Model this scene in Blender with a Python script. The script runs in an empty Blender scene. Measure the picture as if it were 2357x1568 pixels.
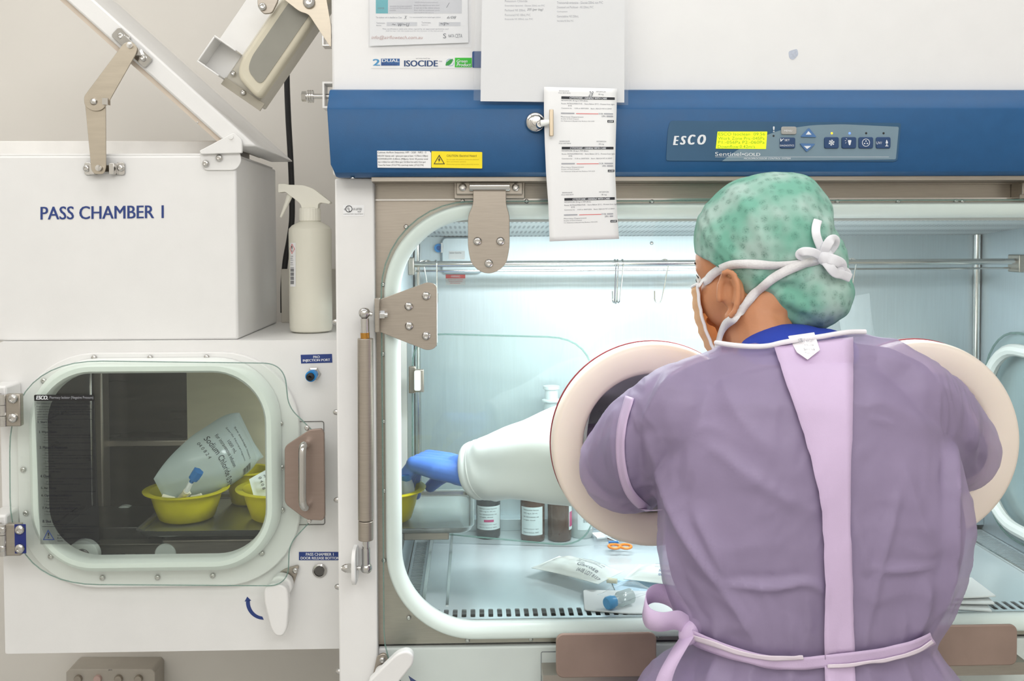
import bpy, bmesh, math, random
import numpy as np
from mathutils import Vector, Matrix, noise
from mathutils.bvhtree import BVHTree
random.seed(7)
S = bpy.context.scene
COL = S.collection
PI = math.pi

# ---------------------------------------------------------------- camera
F = 2240.0                       # focal length in pixels of the 2357 x 1568 frame
PPX, PPY = 1153.0, 620.0         # principal point (the lens is shifted)
CAMP = Vector((0.0, -1.6, 1.45))
ROT = (Matrix.Rotation(math.radians(-1.6), 3, 'Z') @ Matrix.Rotation(math.radians(90 - 1.8), 3, 'X')
       @ Matrix.Rotation(math.radians(-0.22), 3, 'Z'))
cam_data = bpy.data.cameras.new('camera')
cam_data.sensor_fit = 'HORIZONTAL'
cam_data.sensor_width = 36.0
cam_data.lens = F / 2357 * 36.0
cam_data.shift_x = (1178.5 - PPX) / 2357
cam_data.shift_y = (PPY - 784.0) / 2357
cam_data.clip_start = 0.02
cam = bpy.data.objects.new('camera', cam_data)
COL.objects.link(cam)
cam.matrix_world = Matrix.Translation(CAMP) @ ROT.to_4x4()
S.camera = cam

# ---------------------------------------------------------------- view, world, lamps
vs = S.view_settings
vs.view_transform = 'Standard'
vs.look = 'None'
vs.gamma = 1.0
vs.use_curve_mapping = False
vs.exposure = 0.0
S.cycles.max_bounces = 7
S.cycles.transparent_max_bounces = 16
S.cycles.sample_clamp_indirect = 4.0
S.cycles.caustics_reflective = False
S.cycles.caustics_refractive = False
w = bpy.data.worlds.new('world')
S.world = w
w.use_nodes = True
w.node_tree.nodes['Background'].inputs[0].default_value = (0.9, 0.93, 1.0, 1)
w.node_tree.nodes['Background'].inputs[1].default_value = 0.3

def area(name, loc, target, sx, sy, power, col=(1, 1, 1)):
    d = bpy.data.lights.new(name, 'AREA')
    d.shape = 'RECTANGLE'; d.size = sx; d.size_y = sy; d.energy = power; d.color = col
    o = bpy.data.objects.new(name, d); COL.objects.link(o)
    o.location = loc
    o.rotation_euler = (Vector(target) - Vector(loc)).to_track_quat('-Z', 'Y').to_euler()
    return o
LC = (0.985, 0.99, 1.0)
area('ceiling_lamp_near', (0.75, -1.7, 2.66), (0.75, -1.5, 0), 1.5, 0.7, 13, LC)
area('ceiling_lamp_over', (0.6, -.24, 2.66), (0.6, -.24, 0), 1.9, 0.4, 6, LC)
area('ceiling_lamp_side', (-0.95, -1.95, 2.66), (-0.95, -1.8, 0), 1.5, 0.6, 12, LC)
area('ceiling_lamp_rear', (0.2, -2.85, 2.66), (0.2, -2.6, 0), 2.2, 0.5, 27, LC)
area('wall_fill_light', (-1.05, -.25, 2.66), (-1.0, .2, 0), 1.1, 0.4, 6.2, (1.0, 0.99, 0.98))  # unseen fill light, added to brighten the back wall
area('cabinet_tube_light', (0.38, 0.13, 1.462), (0.38, 0.16, 0.8), 0.8, 0.07, 10, (0.93, 0.98, 1.0))

# ---------------------------------------------------------------- geometry helpers
def ray(px, py):
    return ROT @ Vector(((px - PPX) / F, -(py - PPY) / F, -1.0))
def W(px, py, Y):                # the point of the plane y = Y seen at this pixel
    d = ray(px, py); return CAMP + d * ((Y - CAMP.y) / d.y)
def WX(px, py, X):
    d = ray(px, py); return CAMP + d * ((X - CAMP.x) / d.x)
def WZ(px, py, Z):
    d = ray(px, py); return CAMP + d * ((Z - CAMP.z) / d.z)
def PX(p):                       # back to pixels
    q = ROT.transposed() @ (Vector(p) - CAMP)
    return (PPX + F * q.x / -q.z, PPY - F * q.y / -q.z)
def R4(x0, y0, x1, y1, Y):       # pixel box -> upright rectangle x0,x1,z0,z1
    a = W(x0, (y0 + y1) / 2, Y); b = W(x1, (y0 + y1) / 2, Y)
    c = W((x0 + x1) / 2, y0, Y); d = W((x0 + x1) / 2, y1, Y)
    return a.x, b.x, d.z, c.z
def XZ(pts, Y):
    return [(W(x, y, Y).x, W(x, y, Y).z) for x, y in pts]
def U(n, Y):                     # pixels -> metres at depth Y
    return n * (1.6 + Y) / F
def rr(x0, x1, z0, z1, r, n=8):
    out = []
    for cx, cz, a0 in ((x1 - r, z1 - r, 0), (x0 + r, z1 - r, 90), (x0 + r, z0 + r, 180), (x1 - r, z0 + r, 270)):
        for k in range(n + 1):
            a = math.radians(a0 + 90 * k / n)
            out.append((cx + r * math.cos(a), cz + r * math.sin(a)))
    return out
def rpoly(pts, r, n=5):          # round the corners of a polygon
    out = []; m = len(pts)
    rad = r if isinstance(r, (list, tuple)) else [r] * m
    for i in range(m):
        p = Vector(pts[i]); a = Vector(pts[i - 1]) - p; b = Vector(pts[(i + 1) % m]) - p
        q = min(rad[i], a.length * .48, b.length * .48)
        if q <= 1e-6: out.append(tuple(p)); continue
        A = p + a.normalized() * q; B = p + b.normalized() * q
        for k in range(n + 1):
            t = k / n
            v = A * (1 - t) ** 2 + p * 2 * t * (1 - t) + B * t * t
            out.append((v.x, v.y))
    return out
def spline(pts, n=6, closed=False):
    P = [Vector(p) for p in pts]; m = len(P); out = []
    rng = range(m) if closed else range(m - 1)
    for i in rng:
        a = P[i - 1] if (closed or i > 0) else P[0]
        b = P[i]; c = P[(i + 1) % m]
        d = P[(i + 2) % m] if (closed or i + 2 < m) else P[-1]
        for k in range(n):
            t = k / n
            out.append(.5 * ((2 * b) + (c - a) * t + (2 * a - 5 * b + 4 * c - d) * t * t + (3 * b - a - 3 * c + d) * t ** 3))
    if not closed: out.append(P[-1])
    return out

class MB:
    def __init__(s): s.bm = bmesh.new()
    def quads(s, loops, closed=True, cap0=False, cap1=False, wrap=False):
        V = [[s.bm.verts.new(p) for p in L] for L in loops]
        m = len(V[0]); cnt = len(V)
        for i in range(cnt if wrap else cnt - 1):
            A, B = V[i], V[(i + 1) % cnt]
            for j in range(m if closed else m - 1):
                k = (j + 1) % m
                try: s.bm.faces.new((A[j], A[k], B[k], B[j]))
                except ValueError: pass
        if cap0: s.bm.faces.new(V[0])
        if cap1: s.bm.faces.new(list(reversed(V[-1])))
        return s
    def box(s, x0, x1, y0, y1, z0, z1):
        return s.quads([[(x0, y, z0), (x1, y, z0), (x1, y, z1), (x0, y, z1)] for y in (y0, y1)], cap0=True, cap1=True)
    def hexa(s, a, b):           # two quads
        return s.quads([a, b], cap0=True, cap1=True)
    def prism(s, pts, y0, y1):
        return s.quads([[(x, y, z) for x, z in pts] for y in (y0, y1)], cap0=True, cap1=True)
    def zprism(s, pts, z0, z1):
        return s.quads([[(x, y, z) for x, y in pts] for z in (z0, z1)], cap0=True, cap1=True)
    def xprism(s, pts, x0, x1):
        return s.quads([[(x, y, z) for y, z in pts] for x in (x0, x1)], cap0=True, cap1=True)
    def ring(s, outer, inner, y0, y1):
        return s.quads([[(x, y0, z) for x, z in outer], [(x, y0, z) for x, z in inner],
                        [(x, y1, z) for x, z in inner], [(x, y1, z) for x, z in outer]], wrap=True)
    def zring(s, outer, inner, z0, z1):
        return s.quads([[(x, y, z0) for x, y in outer], [(x, y, z0) for x, y in inner],
                        [(x, y, z1) for x, y in inner], [(x, y, z1) for x, y in outer]], wrap=True)
    def tube(s, pts, r, n=12, closed=False, flat=None):
        P = [Vector(p) for p in pts]; m = len(P)
        rad = r if isinstance(r, (list, tuple)) else [r] * m
        loops = []; nrm = None
        for i in range(m):
            a = P[i - 1] if (i > 0 or closed) else P[i]
            b = P[(i + 1) % m] if (i < m - 1 or closed) else P[i]
            t = (b - a).normalized()
            if nrm is None:
                nrm = t.orthogonal().normalized()
            else:
                nrm = (nrm - t * nrm.dot(t)).normalized()
            bi = t.cross(nrm)
            loops.append([P[i] + (nrm * math.cos(2 * PI * k / n) + bi * math.sin(2 * PI * k / n)) * rad[i] for k in range(n)])
        return s.quads(loops, cap0=not closed, cap1=not closed, wrap=closed)
    def cyl(s, a, b, r, n=24, r2=None):
        return s.tube([a, b], [r, r if r2 is None else r2], n)
    def lathe(s, prof, o, axis=(0, 0, 1), n=32, sx=1.0, sy=1.0, cap=True):
        q = Vector((0, 0, 1)).rotation_difference(Vector(axis))
        o = Vector(o)
        loops = [[o + q @ Vector((r * math.cos(2 * PI * k / n) * sx, r * math.sin(2 * PI * k / n) * sy, h)) for k in range(n)] for r, h in prof]
        return s.quads(loops, cap0=cap and prof[0][0] > 1e-6, cap1=cap and prof[-1][0] > 1e-6)
    def ell(s, c, r, rot=None, nu=24, nv=14):
        c = Vector(c); r = r if isinstance(r, (list, tuple)) else (r, r, r)
        loops = []
        for i in range(1, nv):
            a = PI * i / nv
            L = []
            for k in range(nu):
                v = Vector((r[0] * math.sin(a) * math.cos(2 * PI * k / nu), r[1] * math.sin(a) * math.sin(2 * PI * k / nu), r[2] * math.cos(a)))
                L.append(c + (rot @ v if rot else v))
            loops.append(L)
        return s.quads(loops, cap0=True, cap1=True)
    def build(s, name, mat, parent=None, bevel=0, seg=2, sharp=35, smooth=True, solid=0, sub=0, recalc=True, props=None):
        if recalc: bmesh.ops.recalc_face_normals(s.bm, faces=s.bm.faces)
        me = bpy.data.meshes.new(name)
        s.bm.to_mesh(me); s.bm.free()
        if smooth:
            me.polygons.foreach_set('use_smooth', [True] * len(me.polygons))
            if sharp: me.set_sharp_from_angle(angle=math.radians(sharp))
        return link(name, me, mat, parent, bevel, seg, solid, sub)

def link(name, me, mat, parent=None, bevel=0, seg=2, solid=0, sub=0):
    if mat is not None and not me.materials: me.materials.append(mat)
    o = bpy.data.objects.new(name, me); COL.objects.link(o)
    if solid:
        m = o.modifiers.new('solid', 'SOLIDIFY'); m.thickness = solid; m.offset = 0
    if bevel:
        m = o.modifiers.new('bevel', 'BEVEL'); m.width = bevel; m.segments = seg; m.limit_method = 'ANGLE'; m.angle_limit = math.radians(40)
        m.harden_normals = False
    if sub:
        m = o.modifiers.new('sub', 'SUBSURF'); m.levels = sub; m.render_levels = sub
    if parent is not None: own(o, parent)
    return o
def wmat(o):
    m = Matrix.LocRotScale(o.location, o.rotation_euler, o.scale)
    if o.parent: return wmat(o.parent) @ o.matrix_parent_inverse @ m
    return m
def own(o, parent):              # keeps the world place
    o.parent = parent
    o.matrix_parent_inverse = wmat(parent).inverted()
def tag(o, label=None, cat=None, group=None, kind=None):
    if label: o['label'] = label
    if cat: o['category'] = cat
    if group: o['group'] = group
    if kind: o['kind'] = kind
    return o
def thing(name, label, cat, loc=(0, 0, 0), group=None):
    o = bpy.data.objects.new(name, None); COL.objects.link(o)
    o.location = loc; o.empty_display_size = 0.05
    return tag(o, label, cat, group)
def dup(o, parent=None):         # a copy of a thing with its parts and sub-parts
    c = o.copy(); COL.objects.link(c)
    if parent is not None: c.parent = parent
    for ch in [x for x in bpy.data.objects if x.parent == o]: dup(ch, c)
    return c

# ---------------------------------------------------------------- materials
def lin(c):
    return tuple((v / 255 / 12.92) if v / 255 <= .04045 else ((v / 255 + .055) / 1.055) ** 2.4 for v in c) + (1.0,)
MATS = {}
def mat(name, rgb, rough=.5, metal=0.0, var=.05, nscale=18, bump=0.0, bscale=60, trans=0.0, alpha=1.0, sss=0.0, stretch=None, spec=None, emit=0, coat=0, transl=0.0, rvar=0.0):
    m = bpy.data.materials.new(name); m.use_nodes = True
    nt = m.node_tree; N = nt.nodes; L = nt.links
    b = N['Principled BSDF']; out = N['Material Output']
    tc = N.new('ShaderNodeTexCoord'); mp = N.new('ShaderNodeMapping')
    L.new(tc.outputs['Object'], mp.inputs[0])
    if stretch: mp.inputs['Scale'].default_value = stretch
    nz = N.new('ShaderNodeTexNoise'); nz.inputs['Scale'].default_value = nscale; nz.inputs['Detail'].default_value = 5
    L.new(mp.outputs[0], nz.inputs['Vector'])
    cr = N.new('ShaderNodeValToRGB')
    c = lin(rgb)
    cr.color_ramp.elements[0].position = .3; cr.color_ramp.elements[1].position = .7
    cr.color_ramp.elements[0].color = tuple(max(0, v * (1 - var)) for v in c[:3]) + (1,)
    cr.color_ramp.elements[1].color = tuple(min(1, v * (1 + var)) for v in c[:3]) + (1,)
    L.new(nz.outputs['Fac'], cr.inputs[0])
    L.new(cr.outputs[0], b.inputs['Base Color'])
    b.inputs['Roughness'].default_value = rough
    b.inputs['Metallic'].default_value = metal
    if rvar:
        mr = N.new('ShaderNodeMapRange'); mr.inputs['To Min'].default_value = max(.03, rough - rvar); mr.inputs['To Max'].default_value = rough + rvar
        L.new(nz.outputs['Fac'], mr.inputs['Value']); L.new(mr.outputs[0], b.inputs['Roughness'])
    if spec is not None: b.inputs['Specular IOR Level'].default_value = spec
    if coat: b.inputs['Coat Weight'].default_value = coat
    if trans: b.inputs['Transmission Weight'].default_value = trans
    if sss:
        b.inputs['Subsurface Weight'].default_value = sss; b.inputs['Subsurface Radius'].default_value = (.01, .005, .003)
        b.inputs['Subsurface Scale'].default_value = 0.6
    if bump:
        n2 = N.new('ShaderNodeTexNoise'); n2.inputs['Scale'].default_value = bscale; n2.inputs['Detail'].default_value = 4
        L.new(mp.outputs[0], n2.inputs['Vector'])
        bp = N.new('ShaderNodeBump'); bp.inputs['Strength'].default_value = bump; bp.inputs['Distance'].default_value = .002
        L.new(n2.outputs['Fac'], bp.inputs['Height']); L.new(bp.outputs[0], b.inputs['Normal'])
    if emit:
        L.new(cr.outputs[0], b.inputs['Emission Color']); b.inputs['Emission Strength'].default_value = emit
    last = b.outputs[0]
    if transl:
        t = N.new('ShaderNodeBsdfTranslucent'); L.new(cr.outputs[0], t.inputs[0])
        mx = N.new('ShaderNodeMixShader'); mx.inputs[0].default_value = transl
        L.new(last, mx.inputs[1]); L.new(t.outputs[0], mx.inputs[2]); last = mx.outputs[0]
    if alpha < 1:
        t = N.new('ShaderNodeBsdfTransparent'); mx = N.new('ShaderNodeMixShader'); mx.inputs[0].default_value = alpha
        L.new(t.outputs[0], mx.inputs[1]); L.new(last, mx.inputs[2]); last = mx.outputs[0]
    L.new(last, out.inputs['Surface'])
    MATS[name] = m
    return m
def glass(name, tint=(255, 255, 255), rough=0.02, ior=1.45, haze=0.0, hazecol=(235, 245, 245), edge=None):
    m = bpy.data.materials.new(name); m.use_nodes = True
    nt = m.node_tree; N = nt.nodes; L = nt.links
    N.remove(N['Principled BSDF']); out = N['Material Output']
    t = N.new('ShaderNodeBsdfTransparent'); t.inputs[0].default_value = lin(tint)
    g = N.new('ShaderNodeBsdfGlossy'); g.inputs['Roughness'].default_value = rough
    lw = N.new('ShaderNodeLayerWeight'); pw = N.new('ShaderNodeMath'); pw.operation = 'POWER'; pw.inputs[1].default_value = 5.0
    fr = N.new('ShaderNodeMath'); fr.operation = 'MULTIPLY_ADD'; r0 = ((ior - 1) / (ior + 1)) ** 2
    fr.inputs[1].default_value = (1 - r0) * .8; fr.inputs[2].default_value = r0
    L.new(lw.outputs['Facing'], pw.inputs[0]); L.new(pw.outputs[0], fr.inputs[0])
    nz = N.new('ShaderNodeTexNoise'); nz.inputs['Scale'].default_value = 9
    mx = N.new('ShaderNodeMixShader'); L.new(fr.outputs[0], mx.inputs[0]); L.new(t.outputs[0], mx.inputs[1]); L.new(g.outputs[0], mx.inputs[2])
    last = mx.outputs[0]
    if haze:
        d = N.new('ShaderNodeBsdfDiffuse'); d.inputs[0].default_value = lin(hazecol)
        ml = N.new('ShaderNodeMath'); ml.operation = 'MULTIPLY_ADD'; ml.inputs[1].default_value = haze * .4; ml.inputs[2].default_value = haze * .8
        L.new(nz.outputs['Fac'], ml.inputs[0])
        m2 = N.new('ShaderNodeMixShader'); L.new(ml.outputs[0], m2.inputs[0]); L.new(last, m2.inputs[1]); L.new(d.outputs[0], m2.inputs[2]); last = m2.outputs[0]
    L.new(last, out.inputs['Surface'])
    MATS[name] = m
    return m
M_white = mat('white powder coat', (238, 237, 235), .38, var=.015, bump=.04, bscale=400)
M_hood = mat('white hood enamel', (241, 240, 239), .42, var=.012, bump=.03, bscale=400)
M_wall = mat('cream wall paint', (236, 232, 225), .8, var=.02, nscale=3, bump=.05, bscale=120)
M_floor = mat('grey vinyl floor', (196, 196, 192), .5, var=.06)
M_ceil = mat('white ceiling board', (235, 235, 232), .85, var=.02)
M_blue = mat('blue enamel', (33, 86, 134), .42, spec=.36, var=.05, nscale=40, bump=.05, bscale=500, rvar=.08)
M_steel = mat('brushed steel plate', (176, 167, 156), .38, .85, var=.05, nscale=30, stretch=(1, 1, 14), rvar=.06)
M_steelh = mat('brushed steel across', (170, 163, 153), .36, .9, var=.06, nscale=24, stretch=(1, 1, 30), rvar=.07)
M_chrome = mat('polished steel', (205, 203, 200), .16, 1.0, var=.03)
M_int = mat('satin steel lining', (200, 211, 217), .40, .7, var=.03, nscale=12, stretch=(22, 22, 1), rvar=.06)
M_tray = mat('work tray steel', (208, 217, 221), .27, .38, var=.004, nscale=2)
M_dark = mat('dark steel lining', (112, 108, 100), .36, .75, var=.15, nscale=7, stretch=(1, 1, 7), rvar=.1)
M_black = mat('black rubber', (22, 22, 24), .5)
M_void = mat('dark recess', (38, 40, 42), .7)
M_gasket = mat('white silicone gasket', (246, 250, 246), .35, var=.01)
M_brass = mat('brass', (190, 140, 70), .3, 1.0)
M_navy = mat('navy print', (38, 62, 128), .5)
M_ink = mat('black print', (30, 32, 40), .6)
M_grey = mat('grey print', (120, 122, 130), .7)
M_lgrey = mat('faint grey print', (172, 173, 180), .7)
M_red = mat('red print', (225, 90, 90), .6)
M_wink = mat('white print', (238, 240, 244), .5)
M_paper = mat('white paper', (244, 244, 244), .75, var=.008, nscale=6)
M_glass = glass('clear window glass', (252, 255, 254), haze=.006)
M_dglass = glass('green tinted glass', (251, 254, 252), haze=.010)
M_film = glass('clear plastic film', (252, 252, 253), .12, 1.4, haze=.06)
M_edge = mat('green glass edge', (120, 160, 150), .2, alpha=.55)

# ---------------------------------------------------------------- small repeated builders
def dome_mesh():
    b = MB()
    b.lathe([(1.0, 0), (1.0, .35), (.92, .6), (.62, .82), (.45, .85), (.42, .55), (0.0001, .5)], (0, 0, 0), (0, -1, 0), 20)
    bmesh.ops.recalc_face_normals(b.bm, faces=b.bm.faces)
    me = bpy.data.meshes.new('bolt'); b.bm.to_mesh(me); b.bm.free()
    me.polygons.foreach_set('use_smooth', [True] * len(me.polygons)); me.set_sharp_from_angle(angle=math.radians(40))
    me.materials.append(M_chrome); return me
DOME = dome_mesh()
def bolt(px, py, Y, r, parent, name='bolt', rot=None):
    o = bpy.data.objects.new(name, DOME); COL.objects.link(o)
    o.location = W(px, py, Y); q = U(r, Y); o.scale = (q, q, q)
    if rot: o.rotation_euler = rot
    own(o, parent); return o
def acorn_mesh():                # acorn nut pointing to -X
    b = MB()
    b.lathe([(.9, 0), (.9, .9), (.8, 1.0), (.72, 1.0), (.72, 1.5), (.55, 2.1), (.25, 2.35), (.0001, 2.4)], (0, 0, 0), (-1, 0, 0), 16)
    b.lathe([(1.05, .1), (1.05, .85)], (0, 0, 0), (-1, 0, 0), 6)
    bmesh.ops.recalc_face_normals(b.bm, faces=b.bm.faces)
    me = bpy.data.meshes.new('nut'); b.bm.to_mesh(me); b.bm.free()
    me.polygons.foreach_set('use_smooth', [True] * len(me.polygons)); me.set_sharp_from_angle(angle=math.radians(40))
    me.materials.append(M_chrome); return me
ACORN = acorn_mesh()

def text_mesh(s, shear=0, bold=0.0):
    cu = bpy.data.curves.new('t', 'FONT'); cu.body = s; cu.shear = shear; cu.offset = bold; cu.resolution_u = 3
    o = bpy.data.objects.new('t', cu); COL.objects.link(o)
    dg = bpy.context.evaluated_depsgraph_get(); dg.update()
    me = bpy.data.meshes.new_from_object(o.evaluated_get(dg))
    vs_ = [v.co.copy() for v in me.vertices]; fs = [tuple(p.vertices) for p in me.polygons]
    bpy.data.objects.remove(o); bpy.data.curves.remove(cu); bpy.data.meshes.remove(me)
    return vs_, fs
TCACHE = {}
def lettering(items, mat_, parent, Y, name='lettering', place=None, shear=0, bold=0.0):
    """items: (text, x0, y0, x1, y1) with the pixel box that the ink fills"""
    bm = bmesh.new()
    for it in items:
        s, x0, y0, x1, y1 = it[:5]
        sh = it[5] if len(it) > 5 else shear
        slope = it[6] if len(it) > 6 else 0.0
        key = (s, sh)
        if key not in TCACHE: TCACHE[key] = text_mesh(s, sh, 0)
        V, Fc = TCACHE[key]
        if not V: continue
        ax = min(v.x for v in V); bx = max(v.x for v in V); ay = min(v.y for v in V); by = max(v.y for v in V)
        bw = bold * 2.2 * (y1 - y0)
        for lay, sx in enumerate((-bw, -bw * .33, bw * .33, bw) if bold else (0,)):
            nv = []
            for v in V:
                u = (v.x - ax) / max(1e-9, bx - ax); t = (v.y - ay) / max(1e-9, by - ay)
                qx = x0 + bw + (x1 - x0 - 2 * bw) * u + sx; qy = y1 + (y0 - y1) * t + slope * (qx - x0)
                nv.append(bm.verts.new((place(qx, qy) if place else W(qx, qy, Y)) + Vector((0, -.00006 * lay, 0))))
            for f in Fc:
                try: bm.faces.new([nv[i] for i in f])
                except ValueError: pass
    me = bpy.data.meshes.new(name); bm.to_mesh(me); bm.free()
    return link(name, me, mat_, parent)
def bars(rects, mat_, parent, Y, name='print', place=None):
    bm = bmesh.new()
    for x0, y0, x1, y1 in rects:
        f = (lambda a, b: place(a, b)) if place else (lambda a, b: W(a, b, Y))
        nn = 10 if place else 1
        for i in range(nn):
            a, b_ = x0 + (x1 - x0) * i / nn, x0 + (x1 - x0) * (i + 1) / nn
            bm.faces.new([bm.verts.new(f(*q)) for q in ((a, y1), (b_, y1), (b_, y0), (a, y0))])
    me = bpy.data.meshes.new(name); bm.to_mesh(me); bm.free()
    return link(name, me, mat_, parent)
def plate(px_poly, Y0, Y1, name, mat_, parent, r=0, bevel=0, Yp=None):
    """a flat plate with this pixel outline, lying between y = Y0 (near) and Y1"""
    pts = XZ(px_poly, Y0 if Yp is None else Yp)
    if r: pts = rpoly(pts, U(r, Y0) if not isinstance(r, (list, tuple)) else [U(v, Y0) for v in r])
    return MB().prism(pts, Y0, Y1).build(name, mat_, parent, bevel=bevel)
# ================================================================ room
def struct(name, b, m, **k):
    o = b.build(name, m, **k); o['kind'] = 'structure'; return o
RX0, RX1, RY0, RY1, RZ = -1.75, 2.45, -3.2, 0.78, 2.7
struct('floor', MB().box(RX0 - .1, RX1 + .1, RY0 - .1, RY1 + .1, -.1, 0), M_floor)
struct('ceiling', MB().box(RX0 - .1, RX1 + .1, RY0 - .1, RY1 + .1, RZ, RZ + .1), M_ceil)
struct('wall_back', MB().box(RX0 - .1, RX1 + .1, RY1, RY1 + .1, 0, RZ), M_wall)
struct('wall_front', MB().box(RX0 - .1, RX1 + .1, RY0 - .1, RY0, 0, RZ), M_wall)
struct('wall_left', MB().box(RX0 - .1, RX0, RY0, RY1, 0, RZ), M_wall)
struct('wall_right', MB().box(RX1, RX1 + .1, RY0, RY1, 0, RZ), M_wall)

# ================================================================ isolator cabinet
ZF = 0.810                       # work floor
CXM = 0.493                      # middle of the cabinet
XL, XR = -0.2235, 2 * CXM + 0.2235
iso = thing('isolator_cabinet', 'large white and blue isolator cabinet with lit steel chamber behind a wide window', 'cabinet', (CXM, .3, 0))
ZB = 1.5481                      # underside of the blue fascia
ZT = 1.6872
MB().box(XL - .0015, XR + .0015, -.03, .70, ZB + .004, 2.25).build('upper_hood', M_hood, iso, bevel=.004)
# blue fascia, a profile run along X with a chamfered lower corner
prof = [(-.0302, ZT), (-.043, ZT), (-.050, ZT - .003), (-.0745, 1.6545), (-.076, 1.651), (-.075, ZB + .018), (-.071, ZB + .006), (-.062, ZB), (-.0302, ZB)]
fb = MB()
fb.quads([[(x + (sgn * .0105 if z < ZB + .012 else (sgn * .004 if z < 1.60 else 0)), y, z) for y, z in prof] for x, sgn in ((XL - .003, 1), (XR + .003, -1))], cap0=True, cap1=True)
fb.build('blue_fascia', M_blue, iso, bevel=.0015)
# body around the chamber
XF0, XF1 = -.1603, 2 * CXM + .1603
zfb = 0.7745
for sgn, a, b_ in ((-1, XL, XF0), (1, XF1, XR)):
    MB().box(a, b_, -.02, .10, .0, ZB).build('side_post', M_white, iso, bevel=.003)
MB().box(XF0, XF1, -.008, .69, .52, zfb - .0005).build('lower_panel', M_white, iso, bevel=.003)
MB().box(XF0, XF1, .0, .03, zfb + .0005, zfb + .003).build('panel_gap', M_black, iso)
MB().box(XF0 + .02, XF1 - .02, .10, .66, .0, .52).build('stand', M_steelh, iso)
# stainless frame
GX0, GX1, GZ0, GZ1 = *R4(886, 480, 1000, 1466, -.012)[0:1], 0, R4(1300, 480, 1400, 1467, -.012)[2], W(1300, 468, -.012).z
GX1 = 2 * CXM - GX0
FZ1 = W(1200, 461, 0).z
GR = .148
fo = rr(XF0, XF1, zfb, FZ1, .0015, 10); fi = rr(GX0 + .012, GX1 - .012, GZ0 + .012, GZ1 - .012, GR - .012, 10)
MB().ring(fo, fi, 0, .02).build('window_frame', M_steel, iso)
hd = MB()
hd.xprism([(-.058, ZB - .0005), (-.058, ZB - .007), (-.002, ZB - .009), (-.002, W(1200, 425, -.02).z), (.004, W(1200, 427, 0).z), (.004, FZ1), (.02, FZ1), (.02, ZB - .0005)], XF0, XF1)
hd.build('header_channel', M_steelh, iso, sharp=30)
MB().box(XF0, XF1, -.0035, .003, FZ1 - .0005, FZ1 + .0022).build('header_lip', M_chrome, iso)
# chamber lining
LX0, LX1, BY = -.133, 1.137, .56
MB().box(LX0 - .01, LX1 + .01, BY, BY + .01, ZF - .05, 1.47).build('rear_lining', M_int, iso)
WY0, WY1, WZ0, WZ1 = .132, .475, .880, 1.32      # opening through the left side into the pass chamber
def holed(x0, x1, y0, y1, z0, z1, name, m):
    o_ = rr(y0, y1, z0, z1, .002, 8); i_ = rr(WY0, WY1, WZ0, WZ1, .02, 8)
    MB().quads([[(x, a, b) for a, b in L_] for x, L_ in ((x0, o_), (x0, i_), (x1, i_), (x1, o_))], wrap=True).build(name, m, iso)
holed(LX0 - .01, LX0, .021, BY, ZF - .05, 1.51, 'side_lining', M_int)
holed(XL, LX0 - .0105, .1005, .70, 0, ZB, 'side_wall', M_white)
MB().box(XF1, XR, .1005, .70, 0, ZB).build('side_wall', M_white, iso)
MB().box(LX1, LX1 + .01, .021, BY, ZF - .05, 1.51).build('side_lining', M_int, iso)
mperf = mat('perforated ceiling sheet', (235, 240, 242), .5, .3, var=.02)
nt = mperf.node_tree; N = nt.nodes; L = nt.links
tc = N.new('ShaderNodeTexCoord'); vo = N.new('ShaderNodeTexVoronoi'); vo.inputs['Scale'].default_value = 110; vo.inputs['Randomness'].default_value = 0.0
L.new(tc.outputs['Object'], vo.inputs['Vector'])
cr = N.new('ShaderNodeValToRGB'); cr.color_ramp.elements[0].position = .30; cr.color_ramp.elements[1].position = .36
cr.color_ramp.elements[0].color = lin((120, 130, 136)); cr.color_ramp.elements[1].color = lin((236, 241, 243))
L.new(vo.outputs['Distance'], cr.inputs[0]); L.new(cr.outputs[0], N['Principled BSDF'].inputs['Base Color'])
MB().hexa([(LX0, .021, 1.497), (LX1, .021, 1.497), (LX1, BY, 1.4545), (LX0, BY, 1.4545)],
          [(LX0, .021, 1.508), (LX1, .021, 1.508), (LX1, BY, 1.466), (LX0, BY, 1.466)]).build('ceiling_diffuser', mperf, iso)
MB().box(LX0, LX1, .0215, .05, 1.478, 1.497).build('light_shield', M_white, iso)
for x in (LX0 + .008, LX1 - .008):
    MB().cyl((x, BY - .008, ZF), (x, BY - .008, 1.455), .0075, 12).build('corner_trim', M_chrome, iso)
# work tray, gutters with side grilles, slotted front grille, rear ledge
TX0, TX1 = -.092, 1.052
MB().box(TX0, TX1, .076, BY, ZF - .014, ZF - .004).build('work_tray', M_tray, iso)
MB().box(LX0, LX1, .021, BY, ZF - .056, ZF - .05).build('plenum_floor', M_void, iso)
for x in (TX0, TX1):
    MB().box(x - .004, x + .004, .076, BY, ZF - .014, ZF).build('tray_rim', M_chrome, iso, bevel=.001)
MB().box(-.052, -.047, .09, BY - .04, ZF - .004, ZF - .002).build('tray_ridge', M_chrome, iso)
for x0, x1 in ((LX0, TX0 - .004), (TX1 + .004, LX1)):
    g = MB(); n = 56
    x1b = x1 - .002; x0b = x0 + .002
    for k in range(n):
        y0 = .085 + (BY - .09) * k / n; y1 = .085 + (BY - .09) * (k + 1) / n
        o_ = [(x1b, y1), (x0b, y1), (x0b, y0), (x1b, y0)]
        q = (y1 - y0) * .27
        i_ = [(x1b - .005, y1 - q), (x0b + .005, y1 - q), (x0b + .005, y0 + q), (x1b - .005, y0 + q)]
        g.zring(o_, i_, ZF - .02, ZF - .016)
    g.build('side_grille', M_tray, iso, smooth=False)
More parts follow.
